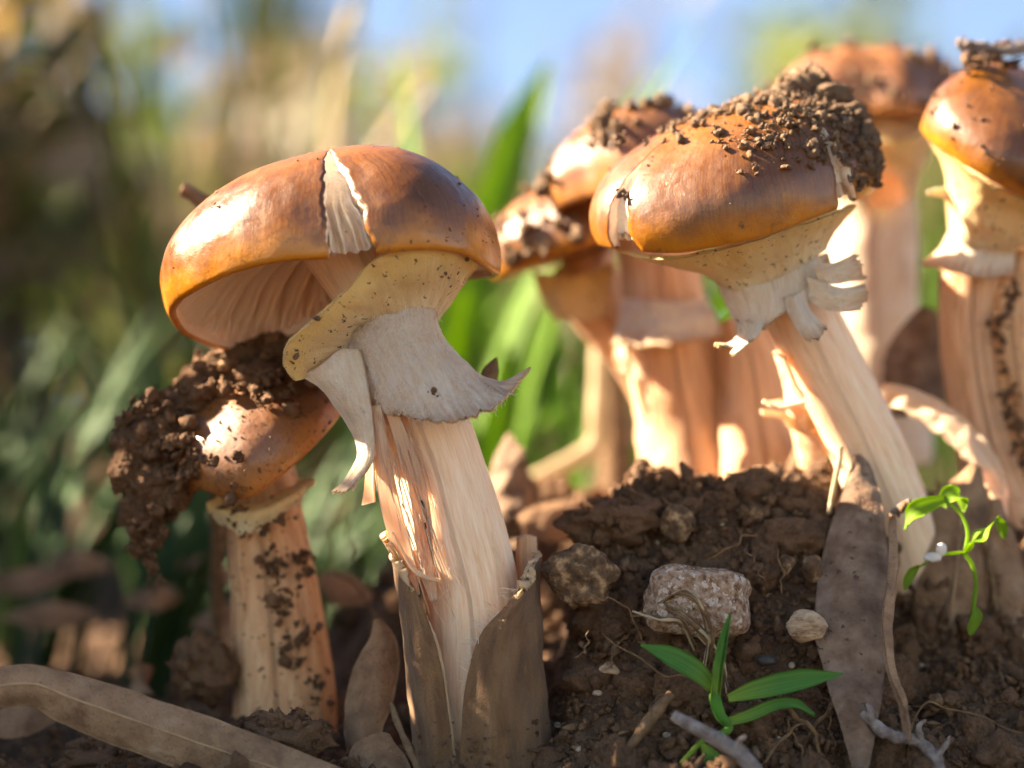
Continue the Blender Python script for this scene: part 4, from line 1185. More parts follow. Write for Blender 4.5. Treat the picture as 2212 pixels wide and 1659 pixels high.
for k, (px, py, Yd, L, a) in enumerate([(60, 1255, 9, 1.3, .3), (170, 1215, 10, .9, -.2), (330, 1290, 8, .8, .2), (450, 1230, 9, .9, -.4), (110, 1330, 8, 1.2, .1), (470, 1330, 7, .8, .5), (300, 1480, 3, .9, 1.2), (30, 1560, 1.5, 1.0, .2)]):
    s0 = KPX * (1 + Yd / DCAM); L *= .6
    dx, dz = L / s0 * math.cos(a), L / s0 * math.sin(a) * .5
    leaf('dead_leaf', 'blurred pinkish-tan dead leaf lying among the shaded grass', [(px - dx, py + dz, Yd), (px, py - 4, Yd - .2), (px + dx, py - dz, Yd + .3)], [.06, .26, .05], 0.03, DEADLEAF, curl=.2, rib=False, seed=30 + k, nu=16, nv=7, side=(0, .7, 1), group='litter leaves in the shaded grass')

# =================================================================== 7. stones
def stone(label, c, size, mat, seed, sub=4, planes=9, amp=0.10, rz=0.0, name='stone', group=None, box=0):
    V, F = lump(sub, seed, amp, 1.6, oct=5, planes=planes)
    if box:
        B0, F = ICO[sub]
        V = B0 / (np.abs(B0) ** box).sum(1)[:, None] ** (1 / box)
        V = V * (1 + amp * fbm(B0 * 1.5 + seed, 5))[:, None]
    V = V * np.array(size)
    ca, sa = math.cos(rz), math.sin(rz)
    V = np.stack([V[:, 0] * ca - V[:, 2] * sa, V[:, 1], V[:, 0] * sa + V[:, 2] * ca], -1) + c
    return tag(mk(name, V, F, mat), label, 'stone', group)
stone('blocky speckled granite stone set in the earth bank', P(1508, 1300, .0), (.64, .42, .44), STONE, 3, 5, 11, 0.13, -.08, box=4.5)
stone('small rounded tan pebble beside the tall standing leaf', P(1742, 1352, -.35), (.30, .24, .20), TANSTONE, 6, 4, 8, 0.08, -.12)
stone('earth-coated stone next to the peeling stem sheath', P(1252, 1245, -.1), (.48, .40, .54), DIRTSTONE, 12, 5, 8, 0.22, .3)
stone('dull brown stone chip near the foot of the earth bank', P(1315, 1445, -.55), (.17, .12, .12), TANSTONE, 15, 3, 8, 0.1, -.4)
stone('brown angular stone high on the earth bank', P(1465, 1130, .9), (.30, .25, .25), DIRTSTONE, 17, 4, 8, .1)
stone('dark grey-black stone chip beside the granite stone', P(1655, 1425, -.3), (.16, .12, .1), m_plain('slate', [(.3, (.025, .02, .018)), (.7, (.06, .05, .045))], 6, .5, .4), 18, 3, 8, .1)
stone('orange-brown stone chip by the standing leaf', P(1700, 1220, .3), (.15, .12, .16), DIRTSTONE, 19, 3, 8, .1)
stone('smooth brown stone near the top of the bank beside the leaf', P(1755, 1230, .5), (.16, .13, .22), DIRTSTONE, 20, 3, 6, .08)
stone('rough brown stone on the crest of the earth bank', P(1620, 1110, 1.2), (.22, .2, .2), DIRTSTONE, 22, 4, 9, .12)
r = np.random.default_rng(33)
spots = [(1352, 1318), (1258, 1395), (1395, 1320), (1610, 1290), (1618, 1408), (1300, 1230), (1560, 1135), (1420, 1175), (1290, 1500), (1205, 1570), (1250, 1620), (1440, 1590), (1680, 1600), (1350, 1380), (1530, 1460), (1230, 1170), (1700, 1090), (1590, 1060), (1345, 1130), (1660, 1290), (1710, 1440), (1990, 1440), (2060, 1510), (2130, 1600), (1275, 1320), (1490, 1060)]
for k, (a, b_) in enumerate(spots):
    # follow the view ray to the ground
    Yd = -2.5
    while Yd < 6:
        q = P(a, b_, Yd)
        if gz(q[0], q[1]) > q[2]: break
        Yd += 0.08
    z = r.uniform(.035, .07)
    stone('tiny pale grit pebble embedded in the earth bank', q + np.array((0, -.05, 0.02)), (z, z * .8, z * r.uniform(.7, 1)), PALE, 200 + k, 2, 6, .1, name='pebble', group='pale grit pebbles in the earth bank')

# =================================================================== 8. twigs, roots, straws
def stick(name, label, path, rad, mat, ns=10, nl=50, rough=0.25, rs=5, cat='twig', group=None, seed=0):
    V, F, tc = tube(PP(path), rad, ns, nl, rough, rs, seed=seed)
    return tag(mk(name, V, F, mat, tc=tc), label, cat, group)
t1 = stick('twig', 'thick grey twig lying in front of the grass seedling', [(1455, 1545, -1.6), (1500, 1570, -1.7), (1570, 1610, -1.8), (1620, 1650, -1.9), (1670, 1720, -2.0)], [.07, .085, .10, .11, .11], TWIG, 14, 70, .2, 4)
V, F, tc = tube(PP([(1590, 1620, -1.85), (1598, 1600, -1.9), (1612, 1590, -1.95)]), [.05, .04, .025], 8, 12, .3, 8)
mk('side_stub', V, F, TWIG, t1, tc=tc)
t2 = stick('twig', 'crooked grey forked twig at the foot of the standing leaf', [(1862, 1540, -.9), (1885, 1562, -.95), (1930, 1590, -1.0), (1990, 1605, -1.0), (2025, 1650, -1.1), (2050, 1720, -1.2)], [.05, .075, .08, .075, .09, .09], TWIG, 12, 70, .35, 6)
for k, pth in enumerate(([(1880, 1558, -.95), (1878, 1530, -1.0), (1872, 1520, -1.0)], [(1990, 1605, -1.0), (1985, 1570, -1.05), (2000, 1555, -1.1)], [(2015, 1640, -1.1), (2040, 1615, -1.15), (2052, 1590, -1.2)])):
    V, F, tc = tube(PP(pth), [.05, .04, .02], 8, 14, .4, 8, seed=k)
    mk('side_stub', V, F, TWIG, t2, tc=tc)
stick('twig', 'thin brown twig leaning at the foot of the peeling stem', [(845, 1520, -.3), (858, 1560, -.5), (880, 1610, -.7), (910, 1680, -.9)], [.03, .045, .045, .05], WOOD, 8, 40, .25)
stick('twig', 'dark broken twig end poking up behind the split orange cap', [(395, 408, 3.0), (420, 420, 3.0), (445, 445, 3.0), (470, 520, 3.1), (480, 700, 3.4), (470, 1000, 4.2), (470, 1300, 4.8), (470, 1480, 5.0)], [.11, .10, .12, .1, .1, .1, .1, .1], WOOD, 10, 60, .2, 4)
stick('wood_chip', 'straight brown wood splinter stuck in the earth bank', [(1355, 1620, -1.1), (1400, 1560, -1.0), (1450, 1498, -.9)], [.05, .085, .05], WOOD, 8, 30, .3, 6, 'wood chip')
stick('wood_chip', 'pale brown stub of broken stem behind the base sheath', [(1140, 1260, .8), (1138, 1200, .8), (1137, 1160, .8)], [.14, .14, .135], STIPE2, 16, 24, .06, 4, 'wood chip')
rt = thing('root_bundle', 'curled bundle of dry fibrous roots in front of the granite stone', 'roots', P(1480, 1450, -.4))
RB = [[(1425, 1300, -.5), (1470, 1285, -.75), (1510, 1310, -.8), (1530, 1370, -.72), (1520, 1450, -.55)],
      [(1435, 1305, -.55), (1475, 1335, -.75), (1515, 1375, -.72), (1560, 1440, -.5)],
      [(1365, 1325, -.4), (1420, 1330, -.6), (1470, 1345, -.65), (1500, 1400, -.55)],
      [(1510, 1380, -.6), (1545, 1430, -.55), (1565, 1490, -.5)]]
rr = np.random.default_rng(91)
for k in range(17):
    bp = RB[k % 4]
    jit = rr.normal(0, 5, (len(bp), 2))
    pth = [(q[0] + jt[0] + (k // 4) * 2, q[1] + jt[1], q[2] + rr.normal(0, .05)) for q, jt in zip(bp, jit)]
    w = rr.uniform(.010, .024) * (1.7 if k in (1, 3) else 1)
    V, F, tc = tube(PP(pth), [w * .7, w, w, w * .5], 6, 34, .4, 9, seed=k)
    mk('root', V, F, ROOT if k % 3 else STRAW, rt, tc=tc)
ROOTS = [[(1280, 1290, -.5), (1330, 1292, -.6), (1365, 1330, -.6), (1385, 1380, -.55)], [(1245, 1420, -.7), (1265, 1400, -.75), (1270, 1375, -.7)], [(1300, 1370, -.5), (1400, 1440, -.7), (1470, 1460, -.7), (1540, 1455, -.6)],
         [(1430, 1080, .9), (1470, 1110, .8), (1500, 1150, .7)], [(1530, 1210, .3), (1580, 1180, .2), (1640, 1150, .3)], [(1610, 1180, .2), (1640, 1230, .0), (1650, 1260, .0)], [(1680, 1190, .2), (1690, 1240, .1), (1685, 1280, .1)],
         [(1330, 1380, -.7), (1325, 1420, -.75), (1322, 1440, -.7)], [(1670, 1520, -.8), (1720, 1540, -.9), (1760, 1580, -.9), (1770, 1640, -1.0)], [(1740, 1600, -.7), (1790, 1530, -.6), (1830, 1500, -.5)], [(1700, 1560, -.9), (1730, 1620, -1.0), (1740, 1680, -1.0)],
         [(1790, 1480, -.5), (1792, 1540, -.6), (1800, 1620, -.8)], [(1850, 1460, -.3), (1856, 1520, -.4), (1850, 1560, -.5)], [(1960, 1640, -.8), (1975, 1560, -.7), (2010, 1520, -.6), (2080, 1540, -.6), (2150, 1560, -.7), (2220, 1590, -.8)], [(1640, 1660, -1.2), (1690, 1600, -1.1), (1740, 1560, -1.0)],
         [(715, 1160, 3.5), (730, 1230, 3.4), (790, 1290, 3.3), (840, 1370, 3.2)], [(760, 1090, 4.5), (755, 1180, 4.4), (790, 1240, 4.3)], [(405, 1440, 2.2), (402, 1500, 2.0), (410, 1560, 1.8)], [(2120, 1150, 2.0), (2140, 1220, 2.0), (2150, 1290, 1.9), (2165, 1380, 1.8)], [(1940, 1115, 1.2), (1955, 1095, 1.1), (1975, 1085, 1.1)]]
RLAB = ['hair-thin orange rootlet arching between the earth-coated stone and the granite stone', 'short rusty rootlet at the foot of the earth bank near the base sheath', 'long dark rootlet running under the left blade of the grass seedling',
        'thin rootlet hanging down the crest of the earth bank', 'grey rootlet lying above the granite stone', 'short rootlet hanging right above the granite stone', 'rootlet hanging down beside the smooth brown stone',
        'short rootlet stub beside the dull brown stone chip', 'thick pale rootlet curling under the right blade of the grass seedling', 'pale rootlet leaning toward the foot of the standing leaf', 'thin rootlet crossing below the grass seedling',
        'upright thin rootlet in front of the standing leaf', 'tiny upright rootlet on the face of the standing leaf', 'long looping rootlet between the forked twig and the bare dark earth', 'pale rootlet behind the thick grey twig',
        'dark rootlet winding behind the upright leaf and the peeling stem', 'dim rootlet hanging in the shade behind the peeling stem', 'thin rootlet dangling from the rootbound clod', 'frayed tan rootlet beside the backlit herb', 'short frayed rootlet at the foot of the broad mushroom']
for k, pth in enumerate(ROOTS):
    w = [.010, .016, .016, .012, .022, .010, .016, .012, .035, .03, .018, .014, .014, .014, .022, .02, .016, .014, .04, .04][k]
    rw = np.random.default_rng(500 + k)
    pth = [tuple(q) for q in cr(np.array(pth, float), np.linspace(0, 1, 9)) + rw.normal(0, 1, (9, 3)) * np.array((4, 4, .03))]
    stick('rootlet', RLAB[k], pth, [w * .6, w, w * .9, w * .4], ROOT, 6, 30, .3, 8, 'root', 'rootlets in the loose earth', k)
st = stick('dry_stalk', 'pale bent dry grass stalk behind the peeling mushroom', [(1300, 700, 11), (1296, 800, 11), (1292, 900, 11), (1285, 960, 11), (1230, 1000, 10.8), (1150, 1040, 10.5), (1060, 1090, 10)], [.15, .17, .17, .17, .16, .15, .13], STRAW, 12, 60, .05, 2, 'dry stalk')
stick('dry_stalk', 'sunlit pale straw leaning on the edge of the standing leaf', [(1816, 965, 1.55), (1812, 1000, 1.5), (1800, 1060, 1.4), (1790, 1110, 1.3)], [.05, .045, .04, .035], STRAW, 8, 30, .15, 6, 'dry stalk')
stick('dry_stalk', 'dark upright stem behind the bent pale stalk', [(1330, 1120, 12), (1330, 950, 12), (1322, 800, 12), (1318, 700, 12)], [.3, .28, .24, .2], WOOD, 10, 30, .1, 2, 'dry stalk')
stick('twig', 'short twig crumb lying at the foot of the broad mushroom', [(1920, 1115, 1.2), (1945, 1095, 1.15), (1968, 1082, 1.1)], [.03, .05, .045], TWIG, 8, 20, .3, 6)

# =================================================================== 9. seedlings
def blade_mesh(spine, widths, fold=0.25, nu=26, nv=7, th=0.012, side=None):
    S = cr(PP(spine), np.linspace(0, 1, nu))
    W = cr(np.array(widths, float)[:, None], np.linspace(0, 1, nu))[:, 0]
    T = norm(np.gradient(S, axis=0))
    sd = np.array(side if side is not None else (1, 0, 0), float)
    B = norm(sd - T * (T @ sd)[:, None])
    N = np.cross(T, B)
    if N[:, 1].mean() > 0: N = -N
    v = np.linspace(-1, 1, nv)
    G = S[:, None] + B[:, None] * (W[:, None] * v[None])[..., None] - N[:, None] * (W[:, None] * fold * -np.abs(v[None]))[..., None]
    return solid(G, th)
sg = thing('grass_seedling', 'fresh green grass seedling with spread narrow blades before the granite stone', 'seedling', P(1580, 1600, -1.0))
for sp, wd, sd, fo in (([(1548, 1500, -1.05), (1510, 1455, -1.1), (1450, 1418, -1.15), (1385, 1393, -1.2)], [.05, .13, .13, .01], (0, .35, 1), .2),
                   ([(1573, 1508, -1.05), (1640, 1488, -1.15), (1730, 1468, -1.25), (1822, 1455, -1.3)], [.05, .125, .13, .01], (0, .3, 1), .2),
                   ([(1548, 1510, -1.05), (1553, 1450, -1.05), (1564, 1385, -1.05), (1577, 1325, -1.05)], [.045, .06, .05, .01], (1, -.4, 0), .7),
                   ([(1540, 1510, -1.1), (1545, 1450, -1.12), (1556, 1390, -1.12), (1568, 1345, -1.1)], [.04, .045, .04, .01], (1, .4, 0), .7),
                   ([(1570, 1560, -1.05), (1620, 1545, -1.1), (1675, 1522, -1.1), (1720, 1520, -1.0), (1760, 1545, -.9)], [.05, .075, .07, .06, .02], (0, .3, 1), .3),
                   ([(1515, 1605, -1.3), (1540, 1640, -1.35), (1575, 1690, -1.4)], [.02, .11, .1], (1, -.3, .6), .2)):
    V, F, mi, tc = blade_mesh(sp, wd, fo, side=sd)
    mk('blade', V, F, [GREEN, GREEN], sg, mi=mi, tc=tc)
V, F, tc = tube(PP([(1470, 1650, -1.25), (1520, 1600, -1.2), (1575, 1575, -1.05), (1556, 1545, -1.05), (1545, 1510, -1.05), (1545, 1490, -1.06)]), [.03, .04, .05, .07, .075, .05], 10, 50)
mk('stem', V, F, GREEN, sg, tc=tc)
hb = thing('herb_seedling', 'backlit yellow-green herb seedling with a white bud beside the broad dead leaf', 'seedling', P(2100, 1370, .8))
V, F, tc = tube(PP([(2100, 1370, .8), (2102, 1320, .8), (2108, 1260, .8), (2100, 1220, .8), (2086, 1195, .8), (2090, 1150, .85), (2075, 1110, .9), (2040, 1080, .9)]), [.03, .032, .03, .03, .026, .026, .022, .018], 8, 50)
mk('stem', V, F, HERB, hb, tc=tc)
V, F, tc = tube(PP([(2088, 1192, .8), (2060, 1195, .75), (2030, 1200, .7), (1985, 1225, .7)]), [.02, .022, .022, .014], 8, 30)
mk('stem', V, F, HERB, hb, tc=tc)
for sp, wd, sd in (([(2045, 1078, .9), (2010, 1088, .85), (1975, 1105, .8), (1953, 1145, .8)], [.04, .1, .12, .01], (.3, .3, 1)),
                   ([(2035, 1095, .9), (2050, 1068, .9), (2075, 1075, .9), (2082, 1105, .95)], [.05, .12, .12, .02], (-.6, .3, .6)),
                   ([(2082, 1200, .8), (2100, 1170, .75), (2130, 1145, .75), (2158, 1115, .75)], [.03, .13, .12, .01], (.6, .2, .6)),
                   ([(1985, 1222, .7), (1972, 1235, .7), (1960, 1255, .68), (1955, 1275, .66)], [.02, .06, .06, .01], (1, .2, .3)),
                   ([(2155, 1118, .75), (2165, 1140, .8), (2170, 1165, .85)], [.03, .08, .01], (1, .2, .3)),
                   ([(2104, 1310, .78), (2110, 1330, .75), (2100, 1355, .75), (2096, 1372, .75)], [.03, .08, .07, .02], (1, .3, .2))):
    V, F, mi, tc = blade_mesh(sp, wd, .15, nu=18, side=sd)
    mk('leaf', V, F, [HERB, HERB], hb, mi=mi, tc=tc)
V, F = lump(3, 9, .12, 1.2)
mk('bud', V * np.array((.11, .08, .07)) + P(2016, 1204, .68), F, DROP, hb)
V, F = lump(3, 10, .12, 1.2)
mk('bud', V * np.array((.065, .065, .085)) + P(2034, 1186, .68), F, DROP, hb)

# =================================================================== 10. loose earth
r = np.random.default_rng(77)
def visible_scatter(n, px, py, seed, size, pw, Ymin=-3.0, Ymax=9.0, jit=0.0):
    """grains on the earth where it can be seen; spread evenly over the slope"""
    r = np.random.default_rng(seed)
    a = r.uniform(*px, n); b_ = r.uniform(*py, n)
    Ys = np.arange(Ymin, Ymax, 0.1)
    out = np.full(n, np.nan)
    for Yd in Ys:
        s = KPX * (1 + Yd / DCAM)
        x = (a - 1106) * s; z = ZCAM + (829.5 - b_) * s
        hit = np.isnan(out) & (hgt(x, np.full(n, Yd)) > z)
        out[hit] = Yd
    k = ~np.isnan(out)
    Yd = out[k]; s = KPX * (1 + Yd / DCAM)
    x = (a[k] - 1106) * s
    z = hgt(x, Yd)
    sz = size[0] + (size[1] - size[0]) * r.random(len(x)) ** pw
    return np.stack([x, Yd, z + sz * r.uniform(-.1, .5, len(x))], -1), sz
pa, sa_ = visible_scatter(620, (1150, 2260), (1010, 1760), 1, (.06, .20), 2.4)
pb, sb_ = visible_scatter(8500, (1150, 2260), (1010, 1760), 2, (.016, .072), 2.0)
pc, sc_ = visible_scatter(170, (-60, 1100), (1000, 1760), 3, (.08, .24), 2.0)
pd_, sd_ = visible_scatter(2200, (-60, 1100), (1000, 1760), 4, (.02, .08), 2.0)
ag1, as1 = aggregates(pa, sa_, 5, (5, 13))
pl_, sl_ = visible_scatter(110, (1180, 2240), (1020, 1720), 12, (.12, .40), 2.0)
rl = np.random.default_rng(13)
cs = crumbs('loose_soil', np.vstack([ag1, pb]), np.concatenate([as1, sb_]), SOIL, 1, seed=20, cores=[(q - np.array((0, 0, z * .35)), z * rl.uniform(.65, 1.1, 3), 4 if z > .2 else 3) for q, z in zip(pl_, sl_)])
tag(cs, 'loose crumbly brown earth of the bank beside the peeling stem', 'soil')
ag2, as2 = aggregates(pc, sc_, 6, (5, 11))
cs = crumbs('loose_soil', np.vstack([ag2, pd_]), np.concatenate([as2, sd_]), SOIL, 1, seed=21)
tag(cs, 'loose dark shaded earth around the small soiled mushroom', 'soil')
fp, fs_ = visible_scatter(420, (1150, 2260), (1020, 1760), 8, (.1, .5), 2.0)
r = np.random.default_rng(55)
dv = norm(r.normal(size=(len(fp), 3)) * np.array((1, .5, .6)))
fo = hairs('root_fibres', fp + np.array((0, -.05, .03)), fp + np.array((0, -.05, .03)) + dv * fs_[:, None] * 1.3, None, ROOT, 0.07, 0.006, 9)
tag(fo, 'fine hair roots and fibres strewn over the earth bank', 'roots', kind='stuff')
lp_, ls_ = visible_scatter(260, (1150, 2260), (1040, 1760), 9, (.05, .16), 2.0)
Vs, Fs, o_ = [], [], 0
for q, z in zip(lp_, ls_):
    Vc, Fc = LUMPS[1][r.integers(14)]
    Vs.append((Vc * np.array((1.6, .35, .3))) @ rotm(r.normal(size=4)).T * z + q + np.array((0, -.04, .03))); Fs.append(Fc + o_); o_ += len(Vc)
lb = mk('litter_bits', np.vstack(Vs), np.vstack(Fs), WOOD, smooth=False)
tag(lb, 'small flakes of bark and leaf litter mixed into the earth bank', 'litter', kind='stuff')
def clod(label, c, size, seed, n=60):
    r = np.random.default_rng(seed)
    V, F = lump(4, seed, .45, 1.4, oct=5)
    V = V * np.array(size) + c
    ob = thing('soil_clod', label, 'soil', c - np.array((0, 0, size[2])))
    mk('clod_core', V, F, SOIL, ob, rnd=np.full(len(V), .4))
    d = norm(r.normal(size=(n, 3)))
    p = c + d * np.array(size) * r.uniform(.8, 1.1, (n, 1))
    s = .03 + .08 * r.random(n) ** 1.8
    crumbs('crumb', *aggregates(p, s, seed, (2, 6)), SOIL, 1, parent=ob, seed=seed)
clod('dark clod of earth resting against the long curled leaf', P(610, 1590, -.2), (.62, .4, .30), 61, 130)
clod('dark rootbound clod of earth left of the small soiled stem', P(440, 1440, 2.0), (.42, .35, .42), 62, 90)
clod('small clod of earth under the long curled leaf', P(250, 1640, .8), (.8, .4, .28), 63, 60)
clod('clod of earth crowning the bank behind the granite stone', P(1560, 1075, 2.0), (.75, .5, .28), 64, 120)
clod('sunlit clod of earth on the crest of the bank by the standing leaf', P(1700, 1085, 1.8), (.55, .45, .30), 65, 90)
clod('clod of earth on the bank above the earth-coated stone', P(1330, 1130, 1.3), (.65, .5, .36), 66, 110)

# =================================================================== 11. grass
def tuft(label, base, blades, mat, group='grass tufts'):
    b = np.array((base[0], base[1], gz(base[0], base[1]) - .2))
    t = thing('grass_tuft', label, 'grass', b, group)
    for (dx, dy, L, lean, w, az) in blades:
        n = 18
        s = np.linspace(0, 1, n)
        d = np.array((math.cos(az), math.sin(az), 0))
        S = b + np.array((dx, dy, 0)) + d * (lean * L * s ** 1.8)[:, None] + np.array((0, 0, 1)) * (L * (s - 0.28 * min(abs(lean), 1.4) * s ** 2.2))[:, None]
        W = w * np.minimum(1, s * 6 + .5) * (1 - s ** 3) + 0.01
        side = np.cross(d, (0, 0, 1)) + 0.0
        T = norm(np.gradient(S, axis=0))
        ca = random.uniform(-.9, .9)
        sd = side * math.cos(ca) + np.array(d) * math.sin(ca)
        B = norm(sd - T * (T @ sd)[:, None])
        N = np.cross(T, B)
        v = np.array((-1, 0, 1))
        G = S[:, None] + B[:, None] * (W[:, None] * v[None])[..., None] + N[:, None] * (W[:, None] * .25 * np.abs(v)[None])[..., None]
        V, F, mi, tc = solid(G, 0.015)
        mk('blade', V, F, [mat, mat], t, mi=mi, tc=tc)
    return t
def rb(n, L, w, az, sp=0.6, lean=(.2, .8), spread=.8):
    return [(random.uniform(-spread, spread), random.uniform(-spread, spread), random.uniform(*L), random.uniform(*lean), random.uniform(*w), az + random.gauss(0, sp)) for _ in range(n)]
GA, GB = 'grass tuft in shade-darkened green behind the small soiled mushroom', 'sunlit yellow-green grass tuft behind the peeling mushroom'
for (x, y, n, L, az, m, lab, grp) in [(-6.0, 9, 7, (5, 9), .2, GRASS_SHADE, GA, 'shaded grass tufts'), (-8.0, 12, 8, (6, 11), .3, GRASS_SHADE, GA, 'shaded grass tufts'), (-4.8, 12, 7, (5, 9), .6, GRASS_SHADE, GA, 'shaded grass tufts'),
                                 (-9.5, 16, 8, (7, 12), .1, GRASS_SHADE, GA, 'shaded grass tufts'), (-6.5, 18, 8, (7, 12), 2.6, GRASS_SHADE, GA, 'shaded grass tufts'), (-3.6, 17, 7, (5, 10), .4, GRASS_SHADE, GA, 'shaded grass tufts'),
                                 (-12, 22, 9, (8, 14), .2, GRASS_SHADE, GA, 'shaded grass tufts'), (-8, 26, 9, (8, 13), 1.2, GRASS_SHADE, GA, 'shaded grass tufts'),
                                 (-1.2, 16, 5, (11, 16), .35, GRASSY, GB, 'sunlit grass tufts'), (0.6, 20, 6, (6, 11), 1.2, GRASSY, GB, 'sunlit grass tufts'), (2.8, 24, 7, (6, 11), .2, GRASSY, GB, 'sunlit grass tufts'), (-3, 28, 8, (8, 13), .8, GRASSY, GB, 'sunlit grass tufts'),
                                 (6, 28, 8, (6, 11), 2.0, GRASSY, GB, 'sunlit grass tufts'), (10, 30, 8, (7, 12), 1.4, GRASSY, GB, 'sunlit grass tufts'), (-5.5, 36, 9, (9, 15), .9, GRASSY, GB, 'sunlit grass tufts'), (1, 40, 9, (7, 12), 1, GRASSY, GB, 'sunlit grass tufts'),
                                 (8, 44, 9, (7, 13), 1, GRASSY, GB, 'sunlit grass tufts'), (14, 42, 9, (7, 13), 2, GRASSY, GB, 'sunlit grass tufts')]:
    kk = .68 if m is GRASS_SHADE else 1
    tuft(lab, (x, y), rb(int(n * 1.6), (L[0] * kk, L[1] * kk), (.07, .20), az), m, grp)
GC = 'fine dry tan grass tuft in front of the half-dry shrub'
GRASST = m_blade('grass_dry', (0.12, 0.085, 0.045), (0.20, 0.145, 0.085), 0.3)
GRASSO = m_blade('grass_olive', (0.07, 0.085, 0.025), (0.10, 0.125, 0.035), 0.35)
for k in range(16):
    x = random.uniform(-21, -3); y = random.uniform(26, 62)
    tuft(GC if k % 2 else 'fine olive-green grass tuft in front of the half-dry shrub', (x * (1 + y / 90), y), rb(13, (9, 24), (.05, .14), random.uniform(0, 6.3), 1.2, (.1, .6), 1.6), GRASST if k % 2 else GRASSO, 'fine dry grass tufts')
# the one broad lit blade leaning right behind the cap
bb = thing('grass_shoot', 'single broad backlit lime-green grass blade between the two foremost caps', 'grass', P(960, 1120, 19))
V, F, mi, tc = blade_mesh([(960, 1120, 19), (975, 900, 19), (1010, 680, 19), (1070, 430, 19.2), (1130, 260, 19.5), (1185, 130, 20)], [.26, .30, .34, .38, .34, .05], .2, nu=40)
mk('blade', V, F, [HERB, HERB], bb, mi=mi, tc=tc)
V, F, mi, tc = blade_mesh([(1060, 1110, 14), (1080, 960, 14), (1092, 840, 14), (1090, 740, 14)], [.26, .28, .26, .04], .2, nu=30)
mk('blade', V, F, [GRASSY, GRASSY], bb, mi=mi, tc=tc)

# =================================================================== 12. shrubs and trees behind
def leafcloud(centers, n, L, seed, spread, flat=1.0):
    r = np.random.default_rng(seed)
    c = np.asarray(centers)
    i = r.integers(0, len(c), n)
    p = c[i] + r.normal(0, 1, (n, 3)) * spread * np.array((1, 1, flat))
    l = L * r.uniform(.6, 1.3, n)
    d = norm(r.normal(size=(n, 3)) + np.array((0, 0, .2)))
    s = norm(np.cross(d, r.normal(size=(n, 3))))
    nn = np.cross(d, s)
    w = l * r.uniform(.16, .26, n)
    V = np.stack([p, p + d * (l * .5)[:, None] + s * w[:, None] + nn * (w * .3)[:, None], p + d * l[:, None], p + d * (l * .5)[:, None] - s * w[:, None] + nn * (w * .3)[:, None], p + d * (l * .5)[:, None]], 1).reshape(-1, 3)
    b = np.arange(n)[:, None] * 5
    F = np.concatenate([b + np.array([[0, 1, 4]]), b + np.array([[1, 2, 4]]), b + np.array([[2, 3, 4]]), b + np.array([[3, 0, 4]])])
    return V, F, np.repeat(r.random(n), 5)

def leafmat(name, stops, tr=.35, tcol=(1.8, 1.7, .9)):
    return m_plain(name, stops, 1.0, .6, .3, .0002, 8, transl=tr, tcol=tcol, use_rnd=True)
LDRY = leafmat('shrub_leaves_dry', [(.15, (.05, .055, .02)), (.4, (.09, .09, .035)), (.6, (.14, .095, .06)), (.85, (.26, .18, .13))])
LDARK = leafmat('tree_leaves_dark', [(.2, (.02, .045, .015)), (.8, (.045, .085, .03))], .2)
LGREEN = leafmat('bush_leaves_green', [(.2, (.05, .09, .02)), (.8, (.12, .16, .04))], .35)
LOLIVE = leafmat('bush_leaves_olive', [(.2, (.08, .10, .03)), (.8, (.15, .17, .06))], .3)
LTAN = leafmat('shrub_leaves_tan', [(.2, (.14, .105, .07)), (.8, (.32, .26, .19))], .3, (1.2, 1.1, .9))

def shrub(name, label, base, H, R, nst, n, L, mat, seed, cat, spread=None, group=None, bark=WOOD, low=0.15):
    r = np.random.default_rng(seed)
    b = np.array((base[0], base[1], gz(base[0], base[1]) - .5))
    t = thing(name, label, cat, b, group)
    cen = []
    Vs, Fs = [], []
    off = 0
    for k in range(nst):
        az = r.uniform(0, 2 * math.pi)
        rr = R * math.sqrt(r.random())
        top = b + np.array((math.cos(az) * rr, math.sin(az) * rr, H * (1 - .35 * (rr / R) ** 2) * r.uniform(.8, 1.0)))
        mid = b * .6 + top * .4 + np.array((r.normal(0, R * .12), r.normal(0, R * .12), H * .08))
        pth = np.array([b + r.normal(0, R * .04, 3) * np.array((1, 1, 0)), mid, top])
        V, F, tc = tube(pth, [H * .018, H * .011, H * .004], 6, 14)
        F = np.array([f if len(f) == 4 else (*f, f[2]) for f in F])
        Vs.append(V); Fs.append([tuple(dict.fromkeys(f)) for f in (F + off).tolist()])
        off += len(V)
        q = cr(pth, np.linspace(low, 1, 9))
        cen.append(q)
    mk('trunk', np.vstack(Vs), [f for ff in Fs for f in ff], bark, t)
    V, F, rd = leafcloud(np.vstack(cen), n, L, seed + 1, spread or R * .16)
    z = V.reshape(-1, 5, 3)[:, :, 2].min(1) < b[2] + .3
    V = V.reshape(-1, 5, 3); V[z, :, 2] += H * .2; V = V.reshape(-1, 3)
    mk('crown', V, F, mat, t, rnd=rd, smooth=False)
    return t

